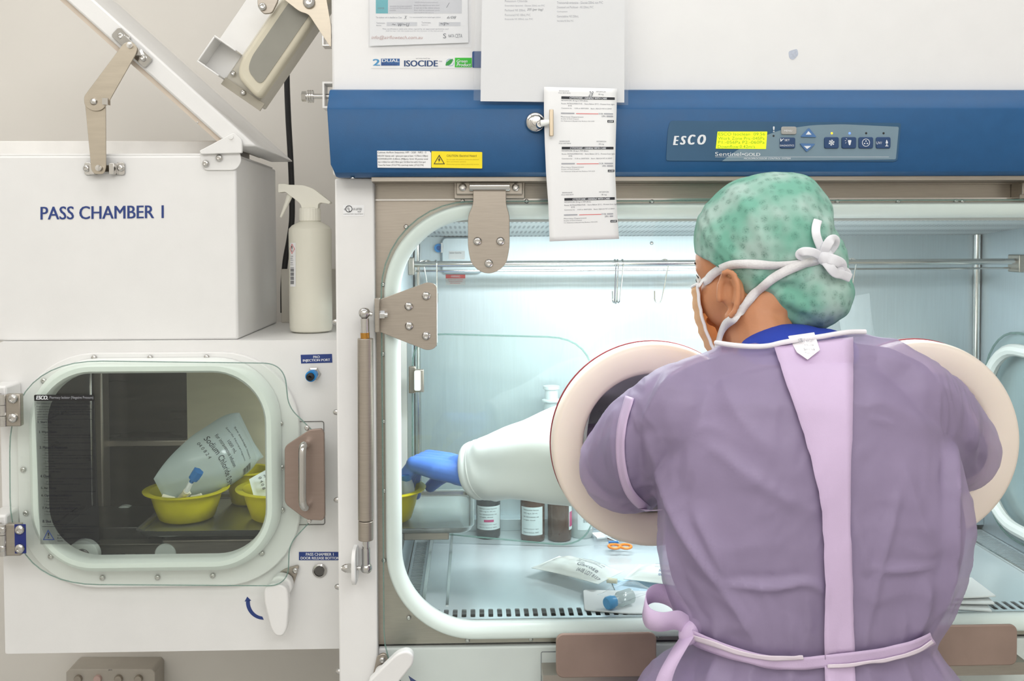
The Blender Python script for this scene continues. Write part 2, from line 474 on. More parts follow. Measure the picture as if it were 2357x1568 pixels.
g = MB(); pitch = (W(1342, 1411, .045).x - W(975, 1411, .045).x) / 17.9
x = TX0 + .004
while x < TX1 - .01:
    o_ = rr(x, x + pitch, .020, .0755, .0003, 3); hw = pitch * .27; xm = x + pitch / 2
    i_ = rr(xm - hw, xm + hw, .028, .064, hw * .55, 3)
    g.zring(o_, i_, ZF - .002, ZF)
    x += pitch
g.build('front_grille', M_tray, iso, smooth=False)
lg = MB(); lg.box(LX0, LX1, BY - .035, BY, ZF - .004, ZF + .022)
lg.build('rear_ledge', M_int, iso, bevel=.001)
# hanging rail with end sockets
zr = W(1700, 605, .39).z
rail_y = .39
MB().cyl((LX0, rail_y, zr), (LX1, rail_y, zr), .0062, 16).build('hanging_rail', M_chrome, iso)
MB().cyl((LX0, rail_y + .02, zr - .0145), (LX1, rail_y + .02, zr - .0145), .0022, 10).build('hanging_rail', M_chrome, iso)
for x, d in ((LX0, 1), (LX1, -1)):
    MB().box(min(x, x + d * .012), max(x, x + d * .012), rail_y - .014, rail_y + .03, zr - .022, zr + .014).build('rail_socket', M_steelh, iso, bevel=.002)
# devices on the rear lining
x0, x1, z0, z1 = R4(1016, 545, 1110, 630, BY)
hb = MB().prism(rr(x0, x1, z0, z1, .012), BY - .02, BY).build('sensor_box', M_int, iso, bevel=.004)
bars([(1033, 578, 1070, 597)], M_paper, hb, BY - .0206, 'label')
lettering([('Isolator Serial No', 1035, 580, 1062, 584)], M_grey, hb, BY - .021)
mport = mat('bright blue plastic', (30, 140, 215), .4)
p = W(1010, 571, BY - .004)
bp = MB().lathe([(U(10, BY), 0), (U(10, BY), .012), (U(5, BY), .012), (U(4, BY), .004), (.0001, .004)], p, (0, -1, 0)).build('blue_port', mport, iso)
bars([(1015, 559, 1020, 582)], M_paper, bp, BY - .02, 'tag')
x0, x1, z0, z1 = R4(1026, 632, 1071, 656, BY)
wl = MB().box(x0, x1, BY - .001, BY, z0, z1).build('warning_label', M_paper, iso)
bars([(1026, 632, 1071, 641)], M_red, wl, BY - .0016, 'red_band')
lettering([('- WARNING -', 1036, 634, 1061, 639)], M_wink, wl, BY - .002)
lettering([('DO NOT OPEN THE DOOR', 1031, 643, 1066, 645), ('WHILE IN OPERATION', 1033, 647, 1064, 649), ('SEE MANUAL', 1036, 651, 1060, 653)], M_red, wl, BY - .002)
for q in ((972, 552), (1060, 552), (1500, 560)): bolt(q[0], q[1], BY, 4, iso, 'lining_screw')

# inner glass door at the left of the chamber (folded back, hinged at its left edge)
ia = Vector(W(955, 900, .445)); ang = math.radians(-6)
def idoor(px, py):               # door plane through the hinge line, turned a little
    n = Vector((math.sin(ang), -math.cos(ang), 0)); d = ray(px, py)
    return CAMP + d * ((ia - CAMP).dot(n) / d.dot(n))
dp = rpoly([(950, 767), (1366, 778), (1366, 1260), (950, 1222)], [75, 105, 90, 60], 8)
P = [idoor(*q) for q in dp]
nv = Vector((math.sin(ang), -math.cos(ang), 0)) * .006
PP = P
idr = MB().quads([PP, [q + nv for q in PP]], cap0=True, cap1=True).build('inner_door', M_glass, iso, smooth=False)
MB().tube([q + nv * .5 for q in PP], .0018, 6, closed=True).build('door_edge', M_edge, idr)
h0 = MB()
x0, x1, z0, z1 = R4(941, 843, 958, 905, .435); h0.box(x0, x1, .430, .440, z0, z1)
x0, x1, z0, z1 = R4(953, 850, 976, 902, .425); h0.box(x0, x1, .418, .432, z0, z1)
h0.build('door_hinge', M_steel, idr, bevel=.002)
x0, x1, z0, z1 = R4(953, 853, 968, 900, .415)
MB().prism(rr(x0, x1, z0, z1, .004), .413, .420).build('hinge_cover', M_gasket, idr, bevel=.001)

# round-cornered transfer door in the right side lining: glass and white gasket
yz = lambda pts: [(y, z) for y, z in pts]
def side_ring(y0, y1, z0, z1, r, x, tr, name, m, par):
    L_ = [Vector((x, a, b)) for a, b in rr(y0, y1, z0, z1, r, 8)]
    return MB().tube(L_, tr, 10, closed=True).build(name, m, par)
tz1 = WX(2335, 790, LX1 - .02).z; tz0 = WX(2330, 1225, LX1 - .02).z
trd = MB().quads([[(LX1 - .012, a, b) for a, b in rr(.06, .515, tz0 - .02, tz1 + .02, .13)], [(LX1 - .006, a, b) for a, b in rr(.06, .515, tz0 - .02, tz1 + .02, .13)]], cap0=True, cap1=True).build('transfer_door', M_glass, iso, smooth=False)
side_ring(.06, .515, tz0 - .02, tz1 + .02, .13, LX1 - .009, .0025, 'door_edge', M_edge, trd)
side_ring(.085, .475, tz0 + .012, tz1 - .012, .12, LX1 - .025, .013, 'gasket', M_gasket, trd)

# hinged viewing window: glass, gasket, hinge plate, strut bracket
PZ1 = W(1300, 463, -.03).z; PZ0 = .665
GLX0 = W(879, 900, -.03).x
RC1, RC2, RRO, RRI = W(1508, 1027, -.075), W(2122, 1021, -.075), .1635, .113      # glove ring centres
RC1.y = RC2.y = 0
gb_ = bmesh.new()
outer = rr(GLX0, 2 * CXM - GLX0, PZ0, PZ1, .145, 10)
holes = [[(c.x + (RRI + .018) * math.cos(k * PI / 24), c.z + (RRI + .018) * math.sin(k * PI / 24)) for k in range(48)] for c in (RC1, RC2)]
for y in (-.0305, -.0225):
    ed = []
    for L_ in [outer] + holes:
        vv = [gb_.verts.new((x, y, z)) for x, z in L_]
        ed += [gb_.edges.new((vv[i], vv[(i + 1) % len(vv)])) for i in range(len(vv))]
    bmesh.ops.triangle_fill(gb_, edges=ed, use_beauty=True, use_dissolve=False, normal=(0, -1, 0))
me = bpy.data.meshes.new('viewing_window'); gb_.to_mesh(me); gb_.free()
gl = link('viewing_window', me, M_glass, iso)
e = [Vector((x, -.0265, z)) for x, z in rr(GLX0, 2 * CXM - GLX0, PZ0, PZ1, .145, 10)]
MB().tube(e, .0011, 6, closed=True).build('glass_edge', M_edge, gl)
t = .0125
go = rr(GX0, GX1, GZ0, GZ1, GR, 12)
gp = [(.004, .0), (-.006, 0), (-.016, .0008), (-.0205, .003)] + [(-.0222 + .018 * (1 - math.cos(a)), .005 + .0205 * math.sin(a)) for a in [k * PI / 20 for k in range(11)]] + [(.004, .0255)]
loops = []
for y, dd in gp: loops.append([(x, y, z) for x, z in rr(GX0 + dd, GX1 - dd, GZ0 + dd, GZ1 - dd, GR - dd, 28)])
MB().quads(loops, wrap=True).build('gasket', M_gasket, gl, sharp=0)
for q in ((935, 522), (882, 655), (882, 815), (884, 970), (885, 1130), (884, 1290), (941, 1422), (1076, 1474), (1222, 1471), (1517, 1463), (1065, 462), (1212, 463), (1500, 464), (1927, 464), (2067, 464), (2200, 463), (2215, 464)):
    bolt(q[0], q[1], -.001, 5.5, iso, 'frame_screw')
# top hinge (and its twin whose near end shows at the frame's right edge)
def hinge(dx):
    Y = -.03
    def s(q): return (q[0] + dx, q[1])
    hbase = MB(); x0, x1, z0, z1 = R4(1045 + dx, 415, 1208 + dx, 458, -.02)
    hbase.box(x0, x1, -.024, .004, z0, z1)
    a0, a1, c0, c1 = R4(1050 + dx, 420, 1095 + dx, 448, -.028); hbase.box(a0, a1, -.032, -.02, c0, c1)
    a0, a1, c0, c1 = R4(1160 + dx, 420, 1203 + dx, 448, -.028); hbase.box(a0, a1, -.032, -.02, c0, c1)
    h = hbase.build('window_hinge', M_steelh, iso, bevel=.0015)
    p0 = W(1080 + dx, 429, -.036); p1 = W(1174 + dx, 429, -.036)
    MB().cyl(p0, p1, U(11, -.036), 20).build('hinge_barrel', M_chrome, h, bevel=.001)
    for q in ((1065, 431), (1187, 431)): bolt(q[0] + dx, q[1], -.032, 9, h, 'bolt')
    return h
hinge(0)
hinge(1300)
hp = plate([(1089, 436), (1165, 436), (1165, 472), (1173, 496), (1173, 570), (1166, 606), (1148, 624), (1125, 631), (1103, 625), (1084, 606), (1077, 570), (1077, 496), (1089, 472)], -.0365, -.0308, 'hinge_plate', M_steel, iso, r=[0, 0, 16, 16, 14, 14, 14, 14, 14, 14, 14, 16, 16], bevel=.0007)
for q in ((1099, 555), (1152, 555), (1125, 606)): bolt(q[0], q[1], -.0365, 10, hp)
sb = plate([(873, 690), (985, 649), (1005, 655), (1005, 800), (985, 808), (873, 764)], -.0365, -.0308, 'strut_bracket', M_steel, iso, r=[2, 22, 22, 22, 22, 2], bevel=.0007)
for q in ((981, 681), (941, 705), (942, 750), (981, 773)): bolt(q[0], q[1], -.0365, 10, sb)
x0, x1, z0, z1 = R4(864, 686, 875, 764, -.045)
MB().box(x0, x1, -.058, -.031, z0, z1).build('bracket_flange', M_steelh, sb, bevel=.001)
pz = W(885, 725, -.05)
MB().cyl((x1, -.05, pz.z), (x1 + .008, -.05, pz.z), .0072, 6).cyl((x1 + .008, -.05, pz.z), (x1 + .0125, -.05, pz.z), .0045, 12).build('bracket_nut', M_chrome, sb)
# screws, marks and acorn nuts on the side post
for q in ((812, 411),): bolt(q[0], q[1], -.06, 5, iso, 'fascia_screw', rot=(math.radians(-90), 0, 0))
for y in (741, 949, 1151, 1351, 1546):
    o = bpy.data.objects.new('acorn_nut', ACORN); COL.objects.link(o)
    Y = .055; o.location = (XL, Y, W(770, y, Y).z); o.scale = (.0072, .0072, .0072); own(o, iso)
sp = [x for x in bpy.data.objects if x.name == 'side_post'][0]
ul = bars([(790, 472, 838, 498)], M_paper, sp, -.0204, 'approval_label')
ml = MB(); c = W(803, 481, -.0208)
ml.tube([c + Vector((math.cos(k * PI / 12) * .0051, 0, math.sin(k * PI / 12) * .0051)) for k in range(24)], .0005, 6, closed=True).build('ring', M_ink, ul)
lettering([('c', 792, 480, 795, 484), ('U', 799, 475, 803, 482), ('L', 803, 480, 807, 487), ('US LISTED', 812, 479, 833, 484), ('96ZP', 823, 486, 831, 489), ('LABORATORY EQUIPMENT', 791, 492, 836, 494)], M_ink, ul, -.0208)
# two long bolts and a clamp on the left end of the hood
bb = MB(); Y = .03; pz = W(720, 222, Y).z; xe = XL - .003
bb.cyl((xe, Y, pz), (W(697, 222, Y).x, Y, pz), .0042, 12)
bb.cyl((W(695, 222, Y).x, Y, pz), (W(705, 222, Y).x, Y, pz), .0085, 6)
for x in (709, 714, 719): bb.cyl((W(x, 222, Y).x, Y, pz), (W(x + 2.5, 222, Y).x, Y, pz), .0105, 16)
bb.build('adjusting_bolt', M_chrome, iso)
x0, x1, z0, z1 = R4(746, 192, 764, 252, .03)
MB().ring([(x0, z0), (xe, z0), (xe, z1), (x0, z1)], [(x0 + .003, z0 + .003), (xe - .001, z0 + .003), (xe - .001, z1 - .003), (x0 + .003, z1 - .003)], .012, .05).build('bolt_bracket', M_white, iso)
MB().cyl((W(756, 276, .05).x, .05, W(756, 276, .05).z), (xe, .05, W(756, 276, .05).z), .006, 6).build('acorn_nut', M_chrome, iso)

# ---------------------------------------------------------------- control panel on the fascia
YP = -.0765
def fas(px, py): return W(px, py, YP)
mpan = mat('slate blue overlay', (44, 88, 122), .45, var=.03)
mpan2 = mat('grey blue overlay', (122, 146, 160), .45, var=.03)
cp = plate([(1543, 278), (2074, 283), (2066, 368), (2058, 372), (1533, 370), (1537, 300)], YP - .0005, YP + .003, 'control_panel', mpan, iso, r=6)
plate([(1662, 371), (1690, 350), (1735, 322), (1800, 298), (1870, 288), (1940, 286), (2069, 292), (2062, 367)], YP - .0010, YP, 'grey_overlay', mpan2, cp, r=[0, 20, 20, 20, 20, 20, 4, 4])
mlcd = mat('lit yellow display', (222, 240, 20), .4, var=.02, emit=.55)
dsp = plate([(1652, 303), (1766, 303), (1763, 343), (1648, 342)], YP - .0018, YP, 'display', mlcd, cp)
mlc = mat('olive display print', (135, 158, 20), .5, emit=.12)
lettering([('ESCO Isoclean  09:56', 1654, 305, 1761, 312), ('Work Zone Prs:-045Pa', 1653, 315, 1760, 322), ('P1:-056Pa P2:-060Pa', 1653, 324, 1760, 331), ('Downflow:0.42m/s', 1652, 334, 1738, 341)], mlc, dsp, YP - .0022)
lettering([('E', 1549, 313, 1563, 334), ('S', 1565, 313, 1580, 333), ('C', 1583, 310, 1601, 333), ('O', 1605, 310, 1625, 333)], M_wink, cp, YP - .0013, shear=.25, bold=.035, name='logo')
lettering([('Sentinel', 1646, 350, 1706, 359), ('·', 1708, 353, 1712, 357)], M_wink, cp, YP - .0014)
lettering([('GOLD', 1713, 352, 1750, 359)], M_wink, cp, YP - .0014, bold=.02)
lettering([('MICROPROCESSOR CONTROL SYSTEM', 1712, 363, 1820, 367)], M_wink, cp, YP - .0014, shear=.2)
bars([(1646, 361, 2046, 361.6)], M_wink, cp, YP - .0014, 'rule')
lettering([('!', 1779, 291, 1783, 304)], M_wink, cp, YP - .0014, bold=.02)
mk = mat('grey key', (168, 166, 162), .5); mb2 = mat('dark blue key', (34, 68, 112), .4); mb3 = mat('mid blue key', (78, 120, 172), .4)
def key(px0, py0, px1, py1, m, name='button'):
    x0, x1, z0, z1 = R4(px0, py0, px1, py1, YP)
    return MB().prism(rr(x0, x1, z0, z1, U(4, YP), 4), YP - .0035, YP - .0005).build(name, m, cp, bevel=.0008)
k = key(1797, 292, 1832, 310, mk); lettering([('MENU', 1805, 299, 1823, 303)], M_wink, k, YP - .0038)
k = key(1794, 317, 1829, 342, mb2); lettering([('SET', 1806, 320, 1818, 325), ('DIAGNOSTICS', 1795, 333, 1828, 337)], M_wink, k, YP - .0038)
lettering([('V', 1796, 319, 1805, 326)], M_wink, k, YP - .0038, shear=.4, bold=.03, name='tick_mark')
k = plate([(1862, 294), (1880, 316), (1843, 315)], YP - .0035, YP, 'button', mb3, cp, r=3); plate([(1861, 302), (1868, 310), (1855, 310)], YP - .0042, YP - .0035, 'arrow', M_wink, k)
k = plate([(1841, 330), (1877, 331), (1857, 350)], YP - .0035, YP, 'button', mb3, cp, r=3); plate([(1850, 336), (1867, 336), (1858, 343)], YP - .0042, YP - .0035, 'arrow', M_wink, k)
for i, cx in enumerate((1912, 1952, 1991, 2031)):
    k = key(cx - 16, 316, cx + 17, 342, mb2); c = fas(cx, 329); Yq = YP - .0040
    ic = MB()
    if i == 0:
        for q in range(6):
            a = q * PI / 3
            ic.prism([(c.x, c.z), (c.x + .0045 * math.cos(a), c.z + .0045 * math.sin(a)), (c.x + .0048 * math.cos(a + .6), c.z + .0048 * math.sin(a + .6))], Yq, Yq + .0004)
    elif i == 1:
        ic.prism(rpoly([(c.x - .002, c.z + .004), (c.x + .004, c.z + .004), (c.x + .002, c.z - .004), (c.x, c.z - .004)], .0015), Yq, Yq + .0004)
        for a in (2.3, 2.9, 3.5): ic.prism([(c.x + .004 * math.cos(a), c.z + .002 + .004 * math.sin(a)), (c.x + .0065 * math.cos(a), c.z + .002 + .0065 * math.sin(a)), (c.x + .0065 * math.cos(a + .15), c.z + .002 + .0065 * math.sin(a + .15))], Yq, Yq + .0004)
    elif i == 2:
        ic.ring([(c.x + .0062 * math.cos(a * PI / 10), c.z + .0062 * math.sin(a * PI / 10)) for a in range(20)], [(c.x + .0054 * math.cos(a * PI / 10), c.z + .0054 * math.sin(a * PI / 10)) for a in range(20)], Yq, Yq + .0004)
        for a in (1.57, 3.67, 5.76): ic.prism([(c.x + .0025 * math.cos(a) + .0011 * math.cos(q), c.z + .0025 * math.sin(a) + .0011 * math.sin(q)) for q in [u * PI / 4 for u in range(8)]], Yq, Yq + .0004)
    else:
        ic.prism(rpoly([(c.x + .005, c.z + .005), (c.x + .0075, c.z), (c.x + .006, c.z - .002), (c.x + .0035, c.z - .001)], .001), Yq, Yq + .0004)
        ic.box(c.x + .0045, c.x + .0062, Yq, Yq + .0004, c.z - .0045, c.z - .0025); ic.box(c.x + .003, c.x + .008, Yq, Yq + .0004, c.z - .0058, c.z - .0048)
        lettering([('UV/', cx - 14, 326, cx - 1, 332)], M_wink, k, YP - .0042)
    ic.build('icon', M_wink, k, smooth=False)
mam = mat('amber lamp', (255, 190, 40), .4, emit=1.5); mbl = mat('blue lamp', (90, 130, 255), .4, emit=1.5)
for cx, m in ((1914, mam), (1955, mbl), (1993, M_black), (2033, M_black)):
    MB().lathe([(U(2.6, YP), -.0005), (U(2.6, YP), .0012), (.0001, .0016)], fas(cx, 307), (0, -1, 0), 14).build('indicator_lamp', m, cp)
MB().lathe([(U(2.4, YP), -.0005), (U(2.4, YP), .0012), (.0001, .0014)], fas(1780, 313), (0, -1, 0), 14).build('indicator_lamp', M_black, cp)
# stickers on the fascia
YS = -.0759
fa = [x for x in bpy.data.objects if x.name == 'blue_fascia'][0]
ws = plate([(868, 347), (989, 348), (992, 352), (992, 387), (869, 386)], YS, YS + .0004, 'setpoint_label', M_paper, iso)
lettering([('Cabinet Airflow Setpoints: HPI - 2G8 - NR2 - 0', 869, 349, 981, 354), ('INFLOW Velocity with 1 glove port open at least: > 0.70m/s (138fpm)', 869, 357, 985, 362),
           ('DOWNFLOW: 0.40m/s (90fpm); Grid 18 points total', 869, 364, 985, 369), ('Start: 4-100mm from wall & 100mm apart; 7-8-150mm from wall & 115mm apart', 870, 371, 980, 376),
           ('Pressure Main Chamber (-)75 Pa (0.7"WG), in pass-through chamber: (-)37 Pa (0.15"WG)', 871, 378, 975, 383)], M_ink, ws, YS - .0003)
myel = mat('yellow sticker', (250, 226, 10), .5, var=.02)
ys = plate([(993, 348), (1110, 350), (1110, 388), (993, 386)], YS, YS + .0004, 'caution_label', myel, iso, r=2)
tb = MB(); A = XZ([(1011, 356), (1024, 378), (998, 378)], YS); Bq = XZ([(1011, 359.5), (1021.5, 376.5), (1000.5, 376.5)], YS)
tb.ring(A, Bq, YS - .0004, YS - .0001); tb.prism(XZ([(1012, 362), (1008, 369), (1011, 369), (1009, 375), (1014, 367), (1011, 367), (1013, 362)], YS), YS - .0004, YS - .0001)
tb.build('hazard_sign', M_ink, ys, smooth=False)
mym = mat('faded yellow print', (190, 165, 10), .6)
lettering([('CAUTION: Electrical Hazard', 1028, 356, 1097, 361)], mat('dark yellow print', (110, 95, 10), .6), ys, YS - .0003)
lettering([('Do not open this panel to service the electrical', 1028, 366, 1102, 369), ('filter and blower systems.', 1028, 371, 1073, 374), ('Disconnect power before electrical service', 1028, 377, 1102, 380)], mym, ys, YS - .0003)
# logos on the hood
YH = -.0304
uh = [x for x in bpy.data.objects if x.name == 'upper_hood'][0]
mlb = mat('light blue print', (70, 150, 200), .5); mgr = mat('bright green print', (45, 190, 40), .5)
ls = plate([(854, 132), (1086, 132), (1086, 157), (854, 157)], YH - .0002, YH + .0004, 'logo_strip', M_hood, iso)
lettering([('2', 858, 136, 875, 151)], mlb, ls, YH - .0005, bold=.03)
bars([(877, 135, 920, 151)], mat('blue print', (50, 100, 160), .5), ls, YH - .0005, 'blue_box')
lettering([('DUAL', 879, 136, 919, 143)], M_wink, ls, YH - .0009, bold=.02)
lettering([('Blower', 879, 144, 916, 151)], M_navy, ls, YH - .0009)
lettering([('ISOCIDE', 930, 139, 1008, 153)], mat('dark blue print', (35, 70, 120), .5), ls, YH - .0005, bold=.025)
lettering([('TM', 1010, 140, 1017, 143), ('protected by', 958, 133, 990, 136)], M_grey, ls, YH - .0005)
bars([(1047, 133, 1086, 155)], mgr, ls, YH - .0005, 'green_box')
lettering([('Green', 1051, 137, 1076, 144), ('Product', 1051, 145, 1084, 153)], M_wink, ls, YH - .0009, shear=.2, bold=.01)
plate([(1025, 151), (1027, 144), (1034, 138), (1043, 135), (1041, 143), (1036, 149), (1029, 151)], YH - .0007, YH - .0003, 'leaf', mat('leaf green print', (40, 150, 60), .5), ls, r=2)
MB().tube([W(1036, 144, YH) + Vector((math.cos(a) * .0062, -.0004, math.sin(a) * .0055)) for a in [k * PI / 8 for k in range(1, 17)]], .0003, 5).build('leaf_ring', mlb, ls)
bb_ = plate([(1087, 118), (1130, 118), (1130, 156), (1087, 156)], YH - .0004, YH + .0004, 'blue_plate', mat('dark blue plate', (40, 78, 135), .5), iso, r=4)
plate([(1815, 118), (1835, 112), (1838, 126), (1826, 138), (1817, 134)], YH - .0003, YH + .0004, 'tape_residue', mat('blue grey smudge', (196, 202, 216), .7, var=.1, nscale=300), iso, r=5)
# ================================================================ pass chamber (left)
PY = .12
PXL, PXR = -.8300, XL - .0005
pc = thing('pass_chamber', 'white pass chamber with a round-cornered glass door left of the isolator', 'cabinet', (-.53, .3, 0))
pz0 = .7205; pz1 = W(400, 785, PY).z
oX0, oX1, oZ0, oZ1 = R4(80, 852, 622, 1298, PY)
hole = rr(oX0, oX1, oZ0, oZ1, .105, 10)
MB().ring(rr(PXL, PXR, pz0, pz1, .004, 10), hole, PY, PY + .012).build('front_panel', M_white, pc)
MB().box(PXL, PXR, PY + .0125, .50, pz1 - .012, pz1).build('top_panel', M_white, pc)
MB().box(PXL, PXL + .01, PY + .0125, .50, pz0 + .002, pz1 - .0125).build('side_panel', M_white, pc)
MB().box(PXL + .0105, PXR, PY + .0125, .50, pz0, pz0 + .01).build('bottom_panel', M_white, pc)
ix0, ix1, iz0, iz1 = oX0 - .012, PXR - .001, oZ0 - .02, oZ1 + .012
cb = .46
mdk2 = mat('dark reflection lining', (66, 62, 55), .3, .6, var=.35, nscale=4, stretch=(1, 1, 9), rvar=.1)  # dark rows of reflection are put into the lining's colour
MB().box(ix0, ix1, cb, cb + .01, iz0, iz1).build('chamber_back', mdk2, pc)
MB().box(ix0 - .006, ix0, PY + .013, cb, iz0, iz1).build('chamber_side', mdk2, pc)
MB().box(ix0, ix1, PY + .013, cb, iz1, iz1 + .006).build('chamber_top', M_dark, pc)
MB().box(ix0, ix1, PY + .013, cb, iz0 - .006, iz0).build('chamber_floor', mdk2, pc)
mbei = mat('pale reflection patch', (228, 221, 194), .5, .05, var=.08, nscale=5, stretch=(1, 1, 5))  # pale tone paints the room's reflection on the back wall
x0, x1, z0, z1 = R4(432, 840, 720, 1165, cb - .012); MB().box(x0, ix1 - .001, cb - .014, cb - .001, z0, iz1 - .002).build('chamber_reflection', mbei, pc)
for a, b_, m in ((210, 222, M_chrome), (226, 246, M_steel)):
    x0, x1, z0, z1 = R4(a, 840, b_, 1250, .42); MB().box(x0, x1, .40, .44, iz0 + .001, iz1 - .001).build('chamber_post', m, pc, bevel=.004)
x0, x1, z0, z1 = R4(246, 1012, 432, 1026, .44); MB().box(x0, x1, .43, .459, z0, z1).build('chamber_ledge', M_steel, pc, bevel=.002)
# slide rails and rollers
x0, x1, z0, z1 = R4(80, 1180, 380, 1300, .30)
MB().box(ix0 + .001, W(310, 1230, .155).x - .008, .25, .40, z0 - .01, R4(80, 1165, 380, 1300, .40)[3]).build('slide_bed', mat('dark slide bed', (84, 82, 80), .3, .75, var=.2), pc, bevel=.002)
ro = rr(*R4(222, 1247, 760, 1305, .22)[:4], .001, 4)
rl = MB(); X0, X1, Z0, Z1 = R4(222, 1247, 650, 1310, .22)
rl.box(X0, X1, .218, .24, Z0, Z1); rl.box(X0, X1, .21, .218, Z1 - .003, Z1)
rail = rl.build('slide_rail', M_steelh, pc, bevel=.001)
for a, b_ in ((230, 290), (307, 366)):
    x0, x1, z0, z1 = R4(a, 1275, b_, 1285, .2175); MB().prism(rr(x0, x1, z0, z1, (z1 - z0) * .48), .2165, .219).build('slot', M_void, rail)
X0, X1, Z0, Z1 = R4(378, 1239, 650, 1310, .19)
MB().box(X0, X1, .188, .20, Z0, Z1).box(X0, X1, .18, .188, Z1 - .004, Z1).build('slide_rail', M_steel, pc, bevel=.001)
mny = mat('white nylon', (214, 220, 214), .4)
for cx, cy, r, y in ((197, 1275, 36, .185), (386, 1270, 24, .20), (291, 1188, 27, .40)):
    c = W(cx, cy, y)
    o = MB().lathe([(U(r, y) * .9, -.003), (U(r, y), .0), (U(r, y), .014), (U(r, y) * .9, .016)], c, (0, -1, 0), 36).build('roller', mny, pc)
    if cx == 197:
        MB().lathe([(U(18, y), .015), (U(18, y), .019), (U(13, y), .021)], c, (0, -1, 0), 28).lathe([(U(13, y), .020), (U(12, y), .027), (.0001, .028)], c, (0, -1, 0), 6).build('roller_nut', mat('dark chrome', (120, 118, 116), .25, 1.0), o)
# raised collar panel behind the glass
fx0, fx1, fz0, fz1 = R4(40, 812, 690, 1352, PY - .012)
MB().ring(rr(fx0, fx1, fz0, fz1, .135, 10), rr(oX0 + .002, oX1 - .002, oZ0 + .002, oZ1 - .002, .103, 10), PY - .012, PY - .0005).build('door_collar', M_white, pc, bevel=.002)
GY = .072                        # glass door plane
dpts = [(24, 828), (655, 836), (665, 936), (722, 992), (722, 1192), (667, 1250), (664, 1347), (27, 1343)]
dxz2 = rpoly(XZ(dpts, GY), [U(v, GY) for v in (210, 130, 26, 3, 3, 26, 130, 200)], 12)
door = MB().prism(dxz2, GY - .008, GY).build('glass_door', M_dglass, pc, smooth=False)
MB().tube([(x, GY - .004, z) for x, z in dxz2], .0010, 6, closed=True).build('glass_edge', M_edge, door)
gx0, gx1, gz0, gz1 = R4(60, 829, 640, 1321, GY + .002)
loops = []
for dd, y in ((0, PY - .013), (0, .088), (.004, .079), (.011, .0735), (.019, .0735), (.023, .08), (.0235, .09), (.0235, PY - .013)):
    loops.append([(x, y, z) for x, z in rr(gx0 + dd, gx1 - dd, gz0 + dd, gz1 - dd, .112 - dd, 12)])
MB().quads(loops).build('gasket', M_gasket, door)
for q in ((217, 824), (346, 824), (476, 823), (101, 877), (591, 874), (646, 975), (649, 1076), (650, 1174), (603, 1274), (490, 1325), (363, 1329), (236, 1330), (117, 1281), (60, 1181), (54, 1081)):
    bolt(q[0], q[1], PY - .0125, 6.5, pc)
# black printed instructions on the glass
YL = GY - .0086
film = mat('smoky label film', (60, 62, 64), .5, alpha=.28)
il = plate([(79, 922), (217, 922), (230, 1253), (93, 1253)], YL, YL + .0004, 'instruction_label', film, door)
plate([(78, 909), (216, 909), (217, 923), (79, 923)], YL - .0004, YL, 'header_band', M_black, il, r=[4, 4, 0, 0])
lettering([('ESCO.', 83, 911, 111, 920)], M_wink, il, YL - .0008, shear=.2, bold=.04)
lettering([('Pharmacy Isolator (Negative Pressure)', 114, 912, 215, 920)], M_lgrey, il, YL - .0008)
rows = [('This isolator protects the product, operator and environment', 84, 927, 209), ('from airborne contaminants. When vented to an external', 84, 934, 203), ('exhaust system, this isolator provides protection against trace', 84, 940, 212),
        ('levels of chemical vapors. Isolator exhaust should be vented', 85, 946, 209), ('when work involves cytotoxic compounds which have the', 85, 952, 206), ('potential to volatilize.', 86, 958, 130)]
L1 = [(s, x0, y, x1, y + 4.4) for s, x0, y, x1 in rows]
heads = [('1. Start Up', 87, 969, 119), ('2. Wipe Down', 89, 992, 130), ('3. Material Placement', 91, 1027, 155), ('4. Check', 93, 1093, 117), ('5. Air Purge', 94, 1121, 129), ('6. Operating Guidelines', 95, 1138, 166), ('7. Purging and Wipe Down', 97, 1167, 177), ('8. Shut Down', 98, 1197, 138)]
L2 = [(s, x0, y, x1, y + 6.5) for s, x0, y, x1 in heads]
subs = [('• Turn on the blower and lights.', 96, 977, 170), ('• Verify there are no leaks in the gloves.', 96, 983, 190), ('• Confirm cleaning, veiling followed by cleaning,', 97, 1000, 208), ('disinfection and drying following disinfection', 101, 1006, 214), ('procedures.', 101, 1012, 128), ('• Gowning verification may be used if required.', 97, 1018, 208),
        ('• Proper planning before materials are transferred', 98, 1035, 212), ('into the work zone.', 103, 1041, 146), ('• Place materials into the bag/box and wipe down.', 98, 1047, 214), ('• Allow the pass-thru air to purge for at least', 98, 1053, 208), ('1 minute.', 104, 1060, 124), ('• Do not open both pass-thru doors at the', 99, 1066, 200), ('same time.', 104, 1072, 128), ('• Organize clean and contaminated material in', 99, 1078, 212), ('the work zone.', 104, 1084, 140),
        ('• Monitors required for the underlighting sensor', 101, 1100, 216), ('of the work zone.', 106, 1107, 146), ('• Open & close stopper will be sealed.', 101, 1113, 186), ('• Turn on & run the blower will remain for purge.', 101, 1130, 220), ('• Use aseptic technique.', 102, 1147, 158), ('• Place trash in the bag as it is.', 102, 1153, 180), ('• Limit hands movement within zone.', 102, 1160, 186), ('• Remove all items from chamber.', 103, 1176, 180), ('• Clean work surfaces and wipe down.', 103, 1183, 200), ('• Turn off the blower and lights.', 104, 1206, 180)]
L3 = [(s, x0, y, x1, y + 3.6) for s, x0, y, x1 in subs]
lettering(L1 + L3, M_ink, il, YL - .0004); lettering(L2, M_ink, il, YL - .0004, bold=.02)
bars([(86, 965, 214, 965.7), (97, 1212, 224, 1213)], M_ink, il, YL - .0004, 'rule')
